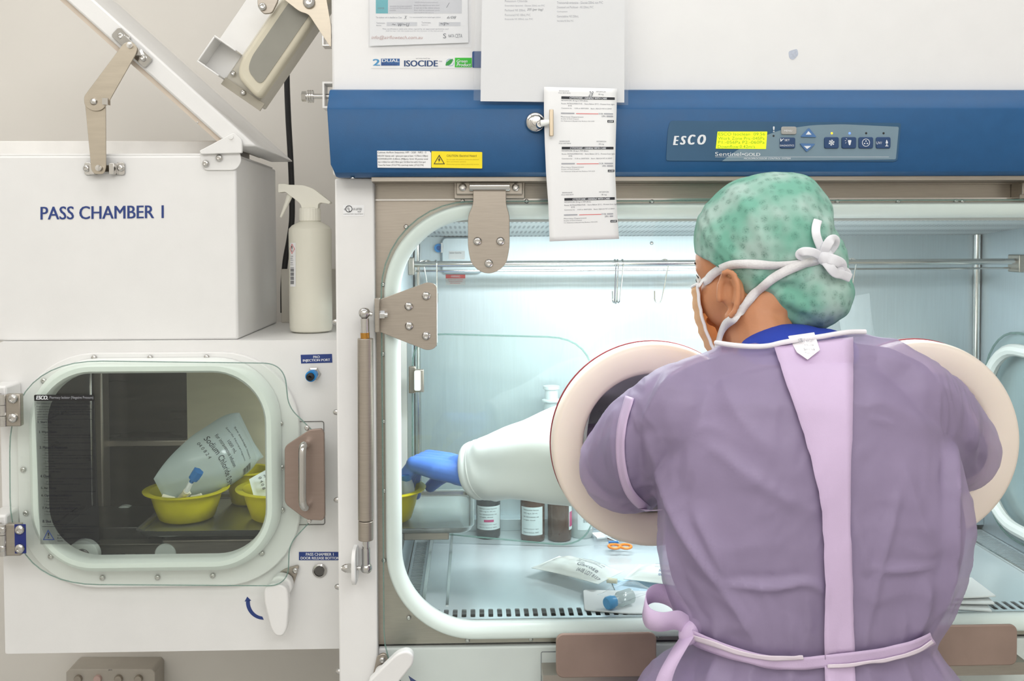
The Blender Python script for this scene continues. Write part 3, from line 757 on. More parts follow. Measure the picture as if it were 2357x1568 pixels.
A = XZ([(111, 1219), (126, 1243), (99, 1243)], YL); Bq = XZ([(111.3, 1222.5), (123, 1241.3), (101.8, 1241.3)], YL)
MB().ring(A, Bq, YL - .0008, YL - .0005).build('hazard_sign', M_navy, il, smooth=False)
lettering([('!', 110, 1226, 113, 1239), ('Failure to follow proper procedures', 132, 1218, 206, 1222), ('may cause injury and lead contamination', 132, 1224, 218, 1228), ('hazard.', 132, 1230, 148, 1234), ('Refer to user manual for more', 132, 1237, 212, 1241), ('details.', 132, 1243, 146, 1247)], M_ink, il, YL - .0006)
# door handle plate and pull
hpY = GY - .016
hpl = plate([(655, 1028), (712, 990), (740, 987), (746, 996), (748, 1190), (742, 1199), (705, 1197), (655, 1160)], hpY, GY - .0085, 'handle_plate', mat('taupe steel', (158, 140, 130), .42, .7, var=.03, nscale=30, stretch=(1, 1, 12)), door, r=[10, 4, 4, 8, 6, 8, 12, 12], bevel=.0012)
hy = hpY - .034
hpts = [W(706, 1024, hpY)] + [W(*q) for q in ((700, 1025, hy + .010), (697, 1032, hy + .003), (696, 1045, hy), (696, 1090, hy), (696, 1140, hy), (697, 1158, hy), (700, 1166, hy + .003), (704, 1168, hy + .010))] + [W(707, 1167, hpY)]
MB().tube(spline(hpts, 4), .0066, 14).build('pull_handle', M_chrome, hpl)
x0, x1, z0, z1 = R4(669, 971, 746, 1211, PY - .006)
MB().ring(rr(x0, x1, z0, z1, .004, 4), rr(x0 + .0012, x1 - .0012, z0 + .0012, z1 - .0012, .003, 4), PY - .0012, PY).build('strike_plate', mat('grey line', (110, 108, 104), .6), pc)
for q in ((707, 985), (712, 1199)): bolt(q[0], q[1], GY - .0085, 6, door)
# hinges at the left edge of the glass door
mblk = mat('blue film', (22, 40, 120), .4)
for i, (ya, yb) in enumerate(((906, 980), (1204, 1277))):
    h = MB(); x0, x1, z0, z1 = R4(17, ya, 52, yb, GY - .014); h.box(x0, x1, GY - .022, GY - .009, z0, z1)
    hz = h.build('door_hinge', M_steelh, door, bevel=.002)
    xk = W(9, ya, GY - .02).x; h2 = MB()
    zm = (z1 - z0) / 3
    for j in range(3): h2.cyl((x0 - .004, GY - .02, z0 + zm * j + .0004), (x0 - .004, GY - .02, z0 + zm * (j + 1) - .0004), .0065, 16)
    h2.build('hinge_knuckle', M_chrome, hz)
    fx = W(-22, ya, GY - .014).x
    MB().box(fx, x0 - .010, GY - .020, GY - .009, z0, z1).build('hinge_leaf', M_steelh, hz, bevel=.002)
    MB().box(fx - .01, x0 - .004, GY - .009, PY - .0005, z0 - .004, z1 + .012).build('hinge_block', M_white, hz, bevel=.004)
    for q in (918, 962) if i == 0 else (1219, 1262):
        bolt(31 if i == 0 else 47, q, GY - .022, 11, hz)
    if i == 1:
        x0, x1, z0, z1 = R4(34, ya + 3, 60, yb - 3, GY - .0225)
        MB().box(x0, x1, GY - .0230, GY - .0222, z0, z1).build('blue_film', mblk, hz)
        for q in (1219, 1262): bolt(5, q, GY - .020, 11, hz)
# ports, labels, release button and lever on the front panel
mnl = mat('navy label', (38, 62, 130), .5, var=.03)
lb = plate([(692, 817), (764, 815), (765, 835), (693, 837)], PY - .0006, PY, 'port_label', mnl, pc)
lettering([('PAO', 721, 819, 736, 825, 0, -.03), ('INJECTION PORT', 697, 827.5, 760, 834.5, 0, -.03)], M_wink, lb, PY - .0009, bold=.02)
lb = plate([(688, 1271), (800, 1271), (800, 1290), (688, 1290)], PY - .0006, PY, 'release_label', mnl, pc)
lettering([('PASS CHAMBER 1', 704, 1273, 768, 1279.5), ('DOOR RELEASE BOTTON', 692, 1282, 781, 1288)], M_wink, lb, PY - .0009, bold=.02)
c = W(723, 860, PY)
ip = MB().lathe([(.012, 0), (.012, .006), (.0095, .008), (.0095, .014)], c, (0, -1, 0), 6).build('injection_port', M_chrome, pc)
c2 = c + Vector((0, -.008, 0))
MB().lathe([(.0085, 0), (.0095, .012), (.0095, .022), (.007, .022)], c2, (-.05, -1, -.05), 24).build('port_ring', mport, ip)
MB().lathe([(.0068, .01), (.0068, .028), (.003, .029), (.0001, .026)], c2, (-.05, -1, -.05), 20).build('port_plug', M_black, ip)
c = W(736, 1313, PY)
rb = MB().lathe([(.0125, 0), (.0125, .003), (.0095, .005), (.009, .002)], c, (0, -1, 0), 32).build('release_button', M_chrome, pc)
MB().lathe([(.0085, .0), (.0085, .0045), (.0001, .0048)], c, (0, -1, 0), 28).build('button_face', mat('dark grey button', (96, 94, 92), .35, .6), rb)
def lever(name, tri, bolts, body, r, Y, par, lab=None):
    t_ = plate(tri, Y - .006, Y, name, M_steel, par, r=12, bevel=.001)
    for q in bolts: bolt(q[0], q[1], Y - .006, 7, t_)
    MB().prism(rpoly(XZ(body[0], Y - .012), U(18, Y)), Y - .03, Y - .0062).build('lever_hub', M_white, t_, bevel=.004, seg=3)
    MB().prism(rpoly(XZ(body[1], Y - .036), [U(v, Y - .036) for v in r]), Y - .05, Y - .031).build('lever_paddle', M_white, t_, bevel=.003, seg=3)
    return t_
lever('release_lever', [(690, 1300), (650, 1312), (628, 1335), (650, 1368), (672, 1358)], [(680, 1313)],
      ([(642, 1316), (672, 1325), (678, 1350), (660, 1372), (628, 1372), (622, 1335)],
       [(612, 1345), (636, 1336), (664, 1345), (668, 1380), (664, 1440), (655, 1458), (638, 1458), (627, 1440), (611, 1375)]), [14, 24, 16, 30, 8, 14, 14, 8, 20], PY, pc)
ar = MB(); pts = [(585 + 44 * math.cos(a) * 1.0 + 26, 1381 + 44 * math.sin(a)) for a in [math.radians(v) for v in range(95, 190, 8)]]
outer = [(607 + 41 * math.cos(math.radians(v)), 1386 + 41 * math.sin(math.radians(v))) for v in range(90, 188, 7)]
inner = [(607 + 32 * math.cos(math.radians(v)), 1386 + 34 * math.sin(math.radians(v))) for v in range(187, 89, -7)]
ao = plate(outer + inner, PY - .0005, PY + .0005, 'turn_arrow', M_navy, pc)
plate([(563, 1385), (569, 1374), (578, 1383)], PY - .0005, PY + .0005, 'arrow_head', M_navy, ao)

# ================================================================ filter housing with raised lid
hY = .135
fh = thing('filter_housing', 'white filter housing lettered pass chamber one on top of the glass-doored chamber', 'housing', (-.63, .3, pz1))
hX1 = W(546, 600, hY).x; hX0 = -.98; hz0 = W(400, 780, hY).z; hz1 = W(300, 353, hY).z
hz0 = pz1 + .0002
MB().box(hX0, hX1, hY, .48, hz0, hz1 - .004).build('housing_body', M_white, fh, bevel=.004)
MB().box(hX0 + .01, hX1 - .004, hY + .004, .47, hz1 - .0045, hz1).build('housing_rim', M_white, fh, bevel=.002)
MB().prism(rr(*R4(50, 336, 548, 375, .34), .004), .24, .44).build('filter_top', mat('pale filter frame', (240, 238, 234), .5), fh, bevel=.002)
lettering([('PASS CHAMBER 1', 93, 476, 377, 506, 0, -.013)], M_navy, fh, hY - .0006, bold=.012)
# lid, opened about 42 degrees round the hinge at the right
P0 = Vector((W(557, 306, hY).x, 0, W(557, 306, hY).z)); P1 = Vector((W(217, 0, hY).x, 0, W(217, 0, hY).z))
du = (P1 - P0).normalized(); nn = Vector((-du.z, 0, du.x)); nn = nn if nn.z < 0 else -nn     # towards the underside
Ln = .46; th = .033
def lidp(a, b_, y): v = P0 + du * a + nn * b_; return (v.x, y, v.z)
lid = MB().quads([[lidp(a, b_, y) for a, b_ in ((-.035, 0), (Ln, 0), (Ln, th), (-.0, th))] for y in (hY - .002, .485)], cap0=True, cap1=True).build('lid', M_white, fh, bevel=.004)
MB().quads([[lidp(a, b_, y) for a, b_ in ((.02, th - .001), (Ln - .02, th - .001), (Ln - .02, th + .008), (.02, th + .008))] for y in (hY + .006, .47)], cap0=True, cap1=True).build('lid_seal', mat('beige foam seal', (222, 208, 192), .8), lid)
# hinge bracket
hb = plate([(460, 352), (552, 352), (556, 372), (543, 392), (472, 392), (462, 378)], hY - .004, hY - .0005, 'lid_hinge', M_white, fh, r=[3, 3, 14, 14, 6, 6], bevel=.001)
plate([(459, 347), (538, 305), (557, 322), (557, 352), (462, 355)], hY - .012, hY - .0045, 'hinge_ear', M_white, hb, r=[3, 6, 6, 3, 3], bevel=.0012)
for q in ((474, 377), (505, 364)): bolt(q[0], q[1], hY - .004, 8, hb)
MB().lathe([(.004, 0), (.004, .002), (.0001, .0025)], W(532, 316, hY - .012), (0, -1, 0), 16).build('hinge_pin', M_white, hb)
# stay: two arms between two small brackets
mst = mat('warm steel', (190, 180, 164), .34, .85, var=.05, nscale=22, stretch=(1, 1, 9), rvar=.06)
yb = hY - .016
def arm(poly, Y, nm, r): return plate(poly, Y - .0025, Y, nm, mst, fh, r=r, bevel=.0006)
a1 = arm([(284, 100), (302, 94), (316, 108), (314, 122), (247, 240), (232, 255), (212, 256), (194, 244), (193, 222)], yb - .003, 'stay_arm', [8, 8, 10, 8, 8, 14, 14, 12, 6])
a2 = arm([(194, 222), (210, 214), (238, 226), (243, 246), (244, 388), (238, 401), (218, 401), (210, 392)], yb, 'stay_arm', [8, 10, 10, 4, 12, 12, 10, 8])
for q, par in (((300, 105), a1), ((228, 387), a2)): MB().lathe([(U(7, yb), 0), (U(7, yb), .004), (.0001, .0045)], W(q[0], q[1], yb - .004), (0, -1, 0), 18).build('pivot', M_chrome, par)
MB().lathe([(U(9, yb), 0), (U(6, yb), .004), (.0001, .005)], W(216, 234, yb - .005), (0, -1, 0), 18).build('pivot', M_chrome, a1)
x0, x1, z0, z1 = R4(241, 228, 254, 243, yb); MB().box(x0, x1, yb - .012, yb, z0, z1).build('stop_tab', M_chrome, a1)
b1 = MB()
x0, x1, z0, z1 = R4(196, 373, 288, 403, hY - .01)
for a, b_ in ((195, 212), (268, 288)):
    q0, q1, q2, q3 = R4(a, 374, b_, 403, hY - .002); b1.prism(rr(q0, q1, q2, q3, .004), hY - .004, hY - .0006)
for a in (207, 252): q0, q1, q2, q3 = R4(a, 376, a + 12, 402, hY - .012); b1.box(q0, q1, hY - .016, hY - .001, q2, q3)
q0, q1, q2, q3 = R4(196, 380, 287, 397, hY - .002); b1.box(q0 + .001, q1 - .001, hY - .0038, hY - .0007, q2, q3)
b1 = b1.build('stay_bracket', M_chrome, fh, bevel=.0008)
for q in ((200, 388), (278, 387)): bolt(q[0], q[1], hY - .004, 8, b1)
ca = math.atan2(du.z, du.x)
b2 = MB().prism(rpoly(XZ([(290, 82), (322, 112), (330, 130), (308, 128), (278, 96)], hY - .01), .002), hY - .018, hY - .0085).build('stay_bracket', M_chrome, fh, bevel=.0008)
for cx, cy in ((279, 84), (329, 134)):
    c = W(cx, cy, hY - .006); R_ = Matrix.Rotation(-(ca - PI), 2)
    pts = [(c.x + (Vector(p) @ R_).x, c.z + (Vector(p) @ R_).y) for p in rr(-.014, .014, -.011, .011, .005)]
    ft = MB().prism(pts, hY - .008, hY - .0025).build('bracket_foot', M_chrome, b2, bevel=.0008)
    bolt(cx, cy, hY - .008, 8, b2)
bolt(455, 282, hY - .002, 2.2, fh, 'lid_screw')

# back upstand on the shelf behind the spray bottle
x0, x1, z0, z1 = R4(645, 620, 790, 735, .47)
tag(MB().box(x0, PXR, .481, .50, pz1, z1).build('shelf_upstand', mat('grey upstand', (206, 200, 188), .6), pc, bevel=.001)) 

# ================================================================ tilted hinged cover at the top
TY = .16
hc = thing('tilted_cover', 'tilted white hinged cover with grey inset panel above the spray bottle', 'cover', tuple(W(620, 120, TY)))
uu = Vector((W(755, 20, TY) - W(597, 250, TY))); uu.y = 0; uu.normalize(); vvv = Vector((-uu.z, 0, uu.x))
O = W(597, 250, TY)
def tp(u, v, y): q = O + uu * u + vvv * v; return (q.x, y, q.z)
pm = (1.6 + TY) / F
def tbox(u0, u1, v0, v1, y0, y1, b_=None):
    b_ = b_ or MB()
    return b_.quads([[tp(u, v, y) for u, v in ((u0, v0), (u1, v0), (u1, v1), (u0, v1))] for y in (y0, y1)], cap0=True, cap1=True)
Lu = 330 * pm; Wv = 101 * pm
tbox(.003, Lu, .004, Wv, TY, TY + .06).build('cover_shell', mat('pale beige shell', (214, 209, 196), .5), hc, bevel=.003)
mgp = mat('mid grey panel', (150, 148, 138), .6, var=.04); mcr = mat('cream lip', (216, 209, 188), .55)
plb = MB()
plb.quads([[tp(u, v, TY - d) for u, v in rpoly([(.012, .002), (Lu, .002), (Lu, Wv * .86), (.050, Wv * .86), (.024, Wv * .70)], [.016, 0, 0, .02, .02])] for d in (.0, .030)], cap0=True, cap1=True).build('cover_lip', mcr, hc, bevel=.007, seg=4)
plb = MB()
plb.quads([[tp(u, v, TY - d) for u, v in rpoly([(.034, Wv * .16), (Lu, Wv * .16), (Lu, Wv * .68), (.066, Wv * .68), (.044, Wv * .58)], [.014, 0, 0, .016, .016])] for d in (.0300, .0312)], cap0=True, cap1=True).build('inset_panel', mgp, hc)
tbox(-.003, .012, -.004, Wv, TY - .004, TY - .0005).build('edge_plate', mat('grey beige plate', (170, 164, 150), .5, .3), hc)
for q in ((537, 169), (560, 213)): bolt(q[0], q[1], TY - .006, 6, hc)
# side flange and square bracket
tbox(.06, Lu, Wv + .0005, Wv + .058, TY + .03, TY + .034).build('side_flange', M_white, hc, bevel=.001)
sbm = MB()
tbox(.006, .062, Wv + .0005, Wv + .046, TY + .005, TY + .008, sbm); tbox(.006, .009, Wv + .0005, Wv + .046, TY - .04, TY + .0045, sbm); tbox(.059, .062, Wv + .0005, Wv + .046, TY - .04, TY + .0045, sbm); tbox(.0095, .0585, Wv + .043, Wv + .046, TY - .04, TY + .0045, sbm)
sbm.build('square_bracket', M_white, hc, bevel=.001)
y_ = TY - .046
br = plate([(592, 0), (600, -20), (640, -20), (640, 2), (626, 30), (606, 32), (594, 18)], y_ + .004, y_ + .01, 'clip_bracket', M_steel, hc, r=6, bevel=.001); bolt(605, 16, y_ + .004, 9, br)
sa = plate([(640, -12), (700, -40), (745, -40), (762, 60), (762, 110), (748, 90), (710, 32), (690, 27)], y_ - .003, y_, 'stay_arm', mst, hc, r=[4, 4, 4, 4, 6, 6, 10, 12], bevel=.0006)
bolt(712, 6, y_ - .003, 14, sa)
x0, x1, z0, z1 = R4(747, 56, 764, 112, TY - .02); stb = MB().ring([(x0, z0), (x1, z0), (x1, z1), (x0, z1)], [(x0 + .002, z0 + .002), (x1 - .002, z0 + .002), (x1 - .002, z1 - .002), (x0 + .002, z1 - .002)], y_, y_ + .03).build('stay_bracket', M_chrome, hc)
bolt(757, 84, y_ + .01, 8, stb)

# ================================================================ black cable
tag(MB().tube(spline([W(x, y, .52) for x, y in ((662, 60), (660, 160), (663, 260), (668, 350), (671, 420), (672, 500), (666, 550), (657, 600), (652, 660), (652, 720))], 6), .0062, 10).build('cable', M_black), 'black cable hanging down the wall behind the spray bottle', 'cable')

# ================================================================ spray bottle
SY = .27
mbot = mat('milky plastic', (246, 243, 228), .42, var=.01, transl=.12); mtrg = mat('cream trigger plastic', (250, 247, 234), .4, var=.008)
pb = W(716, 757, SY); pb.z = pz1 + .0006
sbt = thing('spray_bottle', 'milky white trigger spray bottle standing on the shelf beside the isolator', 'bottle', tuple(pb))
k = U(1, SY); r = 48.5 * k
def hz(y): return W(716, y, SY).z - pb.z
prof = [(.0001, .002), (r * .80, .0), (r * .96, .003), (r, .010), (r * .995, hz(640)), (r, hz(535)), (r * .985, hz(527)), (r * .84, hz(519)), (r * .55, hz(512)), (r * .47, hz(509)), (r * .46, hz(500))]
MB().lathe(prof, pb, (0, 0, 1), 40).build('bottle_body', mbot, sbt)
cb_ = MB(); nn_ = 48
loops = []
for z, rad in ((hz(509), .49), (hz(508), .50), (hz(482), .49), (hz(479), .46), (hz(478), .38)):
    loops.append([pb + Vector(((rad + (.012 if q % 2 else 0)) * r * math.cos(2 * PI * q / nn_), (rad + (.012 if q % 2 else 0)) * r * math.sin(2 * PI * q / nn_), z)) for q in range(nn_)])
cb_.quads(loops, cap0=True, cap1=True).build('screw_collar', mtrg, sbt, sharp=20)
hpoly = XZ([(643, 424), (660, 424), (664, 426), (700, 427), (722, 434), (745, 452), (763, 466), (760, 470), (740, 467), (735, 470), (734, 480), (697, 480), (694, 470), (680, 458), (668, 450), (660, 442), (643, 444)], SY)
MB().prism(rpoly(hpoly, [U(v, SY) for v in (3, 2, 2, 8, 14, 14, 4, 3, 8, 4, 1, 1, 6, 10, 6, 4, 3)]), SY - .012, SY + .012).build('trigger_head', mtrg, sbt, bevel=.004, seg=3)
MB().tube(spline([W(x, y, SY) for x, y in ((667, 449), (662, 463), (655, 480), (646, 500))], 5), [.0065 - .0045 * i / 15 for i in range(16)], 10).build('trigger_lever', mtrg, sbt)
# label wrapped round the left side
def curve(px, py):
    d = ray(px, py); o = CAMP - Vector((pb.x, pb.y, 0)); R_ = r + .0006
    A_ = d.x ** 2 + d.y ** 2; B_ = 2 * (o.x * d.x + o.y * d.y); C_ = o.x ** 2 + o.y ** 2 - R_ ** 2
    D_ = max(0, B_ * B_ - 4 * A_ * C_); return CAMP + d * ((-B_ - math.sqrt(D_)) / (2 * A_))
lb = MB(); gx = [667.9, 669, 671, 673, 676, 679, 680.5]
lb.quads([[curve(x, y) + Vector((0, .0003, 0)) for x in gx] for y in (559, 610, 660)], closed=False); sl = lb.build('bottle_label', M_paper, sbt)
lettering([('Concentrate', 669, 588, 675, 591), ('sanitiser', 668.5, 593, 674, 596), ('causes eye', 668.5, 598, 675, 601), ('irritation', 668.5, 603, 674, 606), ('keep away', 668.5, 608, 675, 611)], M_grey, sl, 0, place=curve)
bars([(668.5, 616 + i * 3.1, 676.5, 616 + i * 3.1 + (1.9 if i % 3 else 1.1)) for i in range(13)], M_ink, sl, 0, 'barcode', place=curve)
rdm = MB(); rp = [curve(*q) + Vector((0, -.0006, 0)) for q in ((672, 562), (678, 573), (672, 584), (668, 573))]
rdm.tube(rp, .0005, 6, closed=True).build('red_diamond', M_red, sl); lettering([('!', 670.8, 566, 673, 579)], M_ink, sl, 0, place=lambda a, b_: curve(a, b_) + Vector((0, -.0003, 0)))

# ================================================================ power outlet box under the pass chamber
OYb = .745
ob = plate([(152, 1548), (160, 1541), (350, 1541), (357, 1549), (357, 1640), (152, 1640)], .71, RY1 - .0005, 'outlet_box', mat('grey outlet plastic', (190, 183, 172), .5), None, r=[2, 4, 4, 2, 2, 2], bevel=.003)
tag(ob, 'grey wall outlet box with round buttons low under the pass chamber', 'outlet box')
for i, cx in enumerate((181, 226, 274, 320)):
    MB().lathe([(U(9, .71), -.001), (U(9, .71), .006), (U(8, .71), .008), (.0001, .0085)], W(cx, 1562, .71), (0, -1, 0), 24).build('button', mat('pinkish lamp', (210, 180, 172), .4) if i == 1 else M_steel, ob)
lettering([('J63', 249, 1541.5, 258, 1544.5)], M_ink, ob, .7088)

# ================================================================ gas strut
gs = thing('gas_strut', 'steel gas strut on the white post left of the big window', 'gas strut', tuple(W(841, 1000, -.055)))
Y = -.055
def q_(x, y): return W(x, y, Y)
MB().cyl(q_(841, 779), q_(842, 1197), U(18, Y), 28).cyl(q_(842, 1198.5), q_(842, 1243), U(17.5, Y), 28).build('strut_cylinder', M_steel, gs, bevel=.001)
MB().cyl(q_(840, 766), q_(840.5, 779), U(10.5, Y), 20).build('brass_collar', M_brass, gs)
MB().cyl(q_(839.5, 733), q_(840, 766), U(10, Y), 20).ell(q_(838.5, 721), U(13.5, Y), nu=20, nv=14).build('ball_socket', M_chrome, gs)
MB().cyl(q_(850, 722), (W(864, 724, -.055).x - .005, Y, q_(864, 724).z), U(5, Y), 14).build('ball_stud', M_chrome, gs)
MB().cyl(q_(842, 1243), q_(842, 1263), U(8, Y), 16).cyl(q_(842, 1262), q_(842.5, 1300), U(10, Y), 20).ell(q_(843, 1308), U(13.5, Y), nu=20, nv=14).build('ball_socket', M_chrome, gs)
MB().cyl(q_(832, 1308), q_(786, 1308), U(5, Y), 14).cyl(q_(812, 1308), q_(800, 1308), U(12, Y), 6).lathe([(U(10, Y), 0), (U(10, Y), U(6, Y)), (U(6, Y), U(13, Y)), (.0001, U(15, Y))], q_(801, 1308), (-1, 0, 0), 16).build('ball_stud', M_chrome, gs)
x0, x1, z0, z1 = R4(813, 1259, 822, 1341, -.05)
MB().xprism(rr(-.078, -.021, z0, z1, .02), x0, x1).build('strut_tab', M_white, gs, bevel=.001)

# latch paddle at the lower left of the window
lever('window_latch', [(868, 1510), (884, 1504), (896, 1514), (884, 1540), (866, 1590), (850, 1590)], [(880, 1519)],
      ([(866, 1536), (884, 1530), (896, 1545), (880, 1590), (850, 1590)],
       [(850, 1560), (915, 1497), (938, 1490), (953, 1500), (953, 1520), (905, 1580), (870, 1600), (845, 1595)]), [6, 14, 14, 12, 14, 10, 10, 10], -.021, iso)
plate([(940, 1556), (958, 1568), (975, 1590), (968, 1590), (945, 1568)], -.0085, -.008, 'turn_arrow', M_navy, iso)
# armrests
marm = mat('taupe painted steel', (160, 138, 126), .45, .25, var=.14, nscale=9, rvar=.08)
for i, (a, b_, lab) in enumerate(((1280, 1511, 'left'), (2120, 2342, 'right'))):
    YA = -.085
    x0, x1, z0, z1 = R4(a, 1458 if i == 0 else 1440, b_, 1560 if i == 0 else 1534, YA)
    t_ = thing('armrest', 'taupe steel armrest plate below the window, ' + ('left of the person in the purple gown' if i == 0 else 'right of the person in the purple gown'), 'armrest', ((x0 + x1) / 2, -.05, z0), 'armrest plates under the window')
    MB().prism(rr(x0, x1, z0, z1, .012), YA, YA + .006).build('pad', marm, t_, bevel=.002)
    MB().box(x0 + .01, x1 - .01, YA + .0065, -.032, z0 + .012, z0 + .03).build('bracket', M_dark, t_)
    MB().box(x0 - .02, x1 + .02, YA + .0065, -.032, z0 - .018, z0 + .002).build('support_bar', M_steelh, t_)
for x in (1262,): 
    xx = R4(1245, 1500, 1290, 1600, -.0085); MB().ring(rr(xx[0], xx[1] + .02, xx[2], xx[3], .003, 3), rr(xx[0] + .001, xx[1] + .019, xx[2] + .001, xx[3] - .001, .002, 3), -.0088, -.0075).build('cover_seam', M_grey, iso)
    bolt(1262, 1540, -.0085, 7, iso)
# ================================================================ trays, bowls and bags
mbowl = mat('yellow plastic', (236, 226, 12), .38, var=.03, transl=.35)
def tray(name, label, x0, x1, y0, y1, z, h, m, r=.02):
    t_ = thing(name, label, 'tray', ((x0 + x1) / 2, (y0 + y1) / 2, z))
    b_ = MB(); L_ = []
    for d, zz in ((.004, z), (.0, z + .003), (-.004, z + h - .002), (-.006, z + h), (-.003, z + h), (.0015, z + h - .003), (.0035, z + .004), (.006, z + .0022)):
        L_.append([(x, y, zz) for x, y in rr(x0 + d, x1 - d, y0 + d, y1 - d, r, 6)])
    b_.quads(L_, cap0=True, cap1=True).build('tray_pan', m, t_)
    return t_
def bowl(name, label, c, r, h, group=None):
    t_ = thing(name, label, 'bowl', tuple(c), group)
    p = [(.0001, .0012), (r * .58, .0), (r * .64, .003), (r * .74, h * .45), (r * .84, h * .96), (r * .99, h * .97), (r, h), (r * .985, h * 1.01), (r * .84, h), (r * .82, h * .96), (r * .72, h * .45), (r * .62, .005), (.0001, .004)]
    MB().lathe(p, c, (0, 0, 1), 48).build('bowl_body', mbowl, t_, sharp=50)
    return t_
def pillow(c, ax, ay, L_, Wd, T, power=2.4, nu=26, nv=26, edge=.12, rnd=0.0, bend=0.0, flat=.3, taper=0.0):
    """a filled pouch: ax runs along its length, ay across; flat seams round the edge"""
    ax = Vector(ax).normalized(); ay = Vector(ay); ay = (ay - ax * ay.dot(ax)).normalized(); az = ax.cross(ay)
    c = Vector(c); sh = []
    if az.dot(CAMP - c) < 0: ay = -ay; az = -az
    for sgn in (1, -1):
        g = []
        for i in range(nu + 1):
            row = []
            for j in range(nv + 1):
                u = -1 + 2 * i / nu; v = -1 + 2 * j / nv
                uu_ = min(1, abs(u) / (1 - edge)); vv_ = min(1, abs(v) / (1 - edge * .6))
                hgt = T * .5 * (max(0, 1 - uu_ ** power) ** .6) * (max(0, 1 - vv_ ** power) ** .6)
                w_ = (1 - .10 * max(0, 1 - (u * u)) * abs(v)) * (1 - rnd * abs(u) ** 4) * (1 - taper * max(0, -u) ** 1.3)
                wr = .0012 * math.sin(9 * u + 5 * v) * math.sin(7 * v - 3 * u) * min(1, hgt / (T * .2 + 1e-6))
                row.append(c + ax * (u * L_ / 2) + ay * (v * Wd / 2 * w_) + az * (sgn * (hgt * (1 if sgn > 0 else flat) * (1 - taper * max(0, -u)) + .0004) + wr - bend * (u * u - .5)))
            g.append(row)
        sh.append(g)
    return sh, (ax, ay, az)
def pouch(name, m, parent, *a, **k):
    sh, fr_ = pillow(*a, **k); b_ = MB()
    top, bot = sh; n0, n1 = len(top), len(top[0])
    b_.quads(top, closed=False); b_.quads(bot, closed=False)
    rim = lambda g: [g[0][j] for j in range(n1)] + [g[i][n1 - 1] for i in range(1, n0)] + [g[n0 - 1][j] for j in range(n1 - 2, -1, -1)] + [g[i][0] for i in range(n0 - 2, 0, -1)]
    b_.quads([rim(top), rim(bot)])
    bmesh.ops.remove_doubles(b_.bm, verts=b_.bm.verts, dist=1e-6)
    o = b_.build(name, m, parent, sharp=70)
    return o, sh, fr_
def flipv(it): return [(a, b_, 1 - e, d, 1 - c) + tuple(r) for a, b_, c, d, e, *r in it]
def on_pouch(sh, inv=False):
    g = sh[0]; n0, n1 = len(g) - 1, len(g[0]) - 1
    def f(u, v):                 # u along, v across, 0..1 -> surface point
        a = min(.9999, max(0, u)) * n0; b_ = min(.9999, max(0, v)) * n1; i, j = int(a), int(b_); a -= i; b_ -= j
        p = g[i][j] * (1 - a) * (1 - b_) + g[i + 1][j] * a * (1 - b_) + g[i][j + 1] * (1 - a) * b_ + g[i + 1][j + 1] * a * b_
        nrm = (g[i + 1][j] - g[i][j]).cross(g[i][j + 1] - g[i][j]).normalized()
        ctr = sum((q for q in (sh[1][i][j],)), Vector()); nrm = nrm if nrm.dot(p - ctr) > 0 else -nrm
        return p + nrm * .0008
    return f
mbag = mat('cloudy bag film', (214, 228, 228), .2, var=.03, alpha=.72, transl=.3)
mbag2 = mat('clear filled bag', (226, 236, 234), .15, var=.03, alpha=.62, transl=.35)
mcap = mat('medical blue cap', (30, 110, 175), .35); mtube = mat('cream port tube', (235, 230, 205), .45)
# one sliding tray that runs from the pass chamber through the opening into the isolator
tz = W(480, 1236, .155).z
tX0 = W(316, 1230, .155).x; tX1 = W(1084, 1228, .155).x
tr_ = tray('sliding_tray', 'long shallow steel tray carrying the yellow bowls from pass chamber into isolator', tX0, tX1, .155, .415, tz, .013, mat('tray steel', (176, 178, 174), .25, .85, var=.03))
MB().box(LX0 + .002, W(1033, 1235, .15).x, .17, .188, tz - .016, tz - .0005).build('support_bar', M_steelh, tr_, bevel=.002)
zt = tz + .0046
def onz(px, py, z): return WZ(px, py, z)
c1 = Vector((W(430, 1170, .265).x, .265, zt)); 
bowl('yellow_bowl', 'front left yellow bowl on the tray holding a large printed fluid bag', c1, .0805, .056, 'yellow bowls in the pass chamber')
c2 = Vector((W(508, 1120, .345).x, .3455, zt)); c2.x = c1.x + .085; c2.y = c1.y + .133
c3 = Vector((W(640, 1130, .25).x, .262, zt))
bowl('yellow_bowl', 'yellow bowl cut off by the door gasket, right of the large fluid bag', c3, .082, .058, 'yellow bowls in the pass chamber')
c2 = Vector((W(515, 1130, .35).x, .375 - .0, zt)); c2.y = .372; c2.x = (c1.x + c3.x) / 2 + .002
b2_ = bowl('yellow_bowl', 'yellow bowl at the back of the tray holding a blue-capped pouch', c2, .050, .066, 'yellow bowls in the pass chamber')
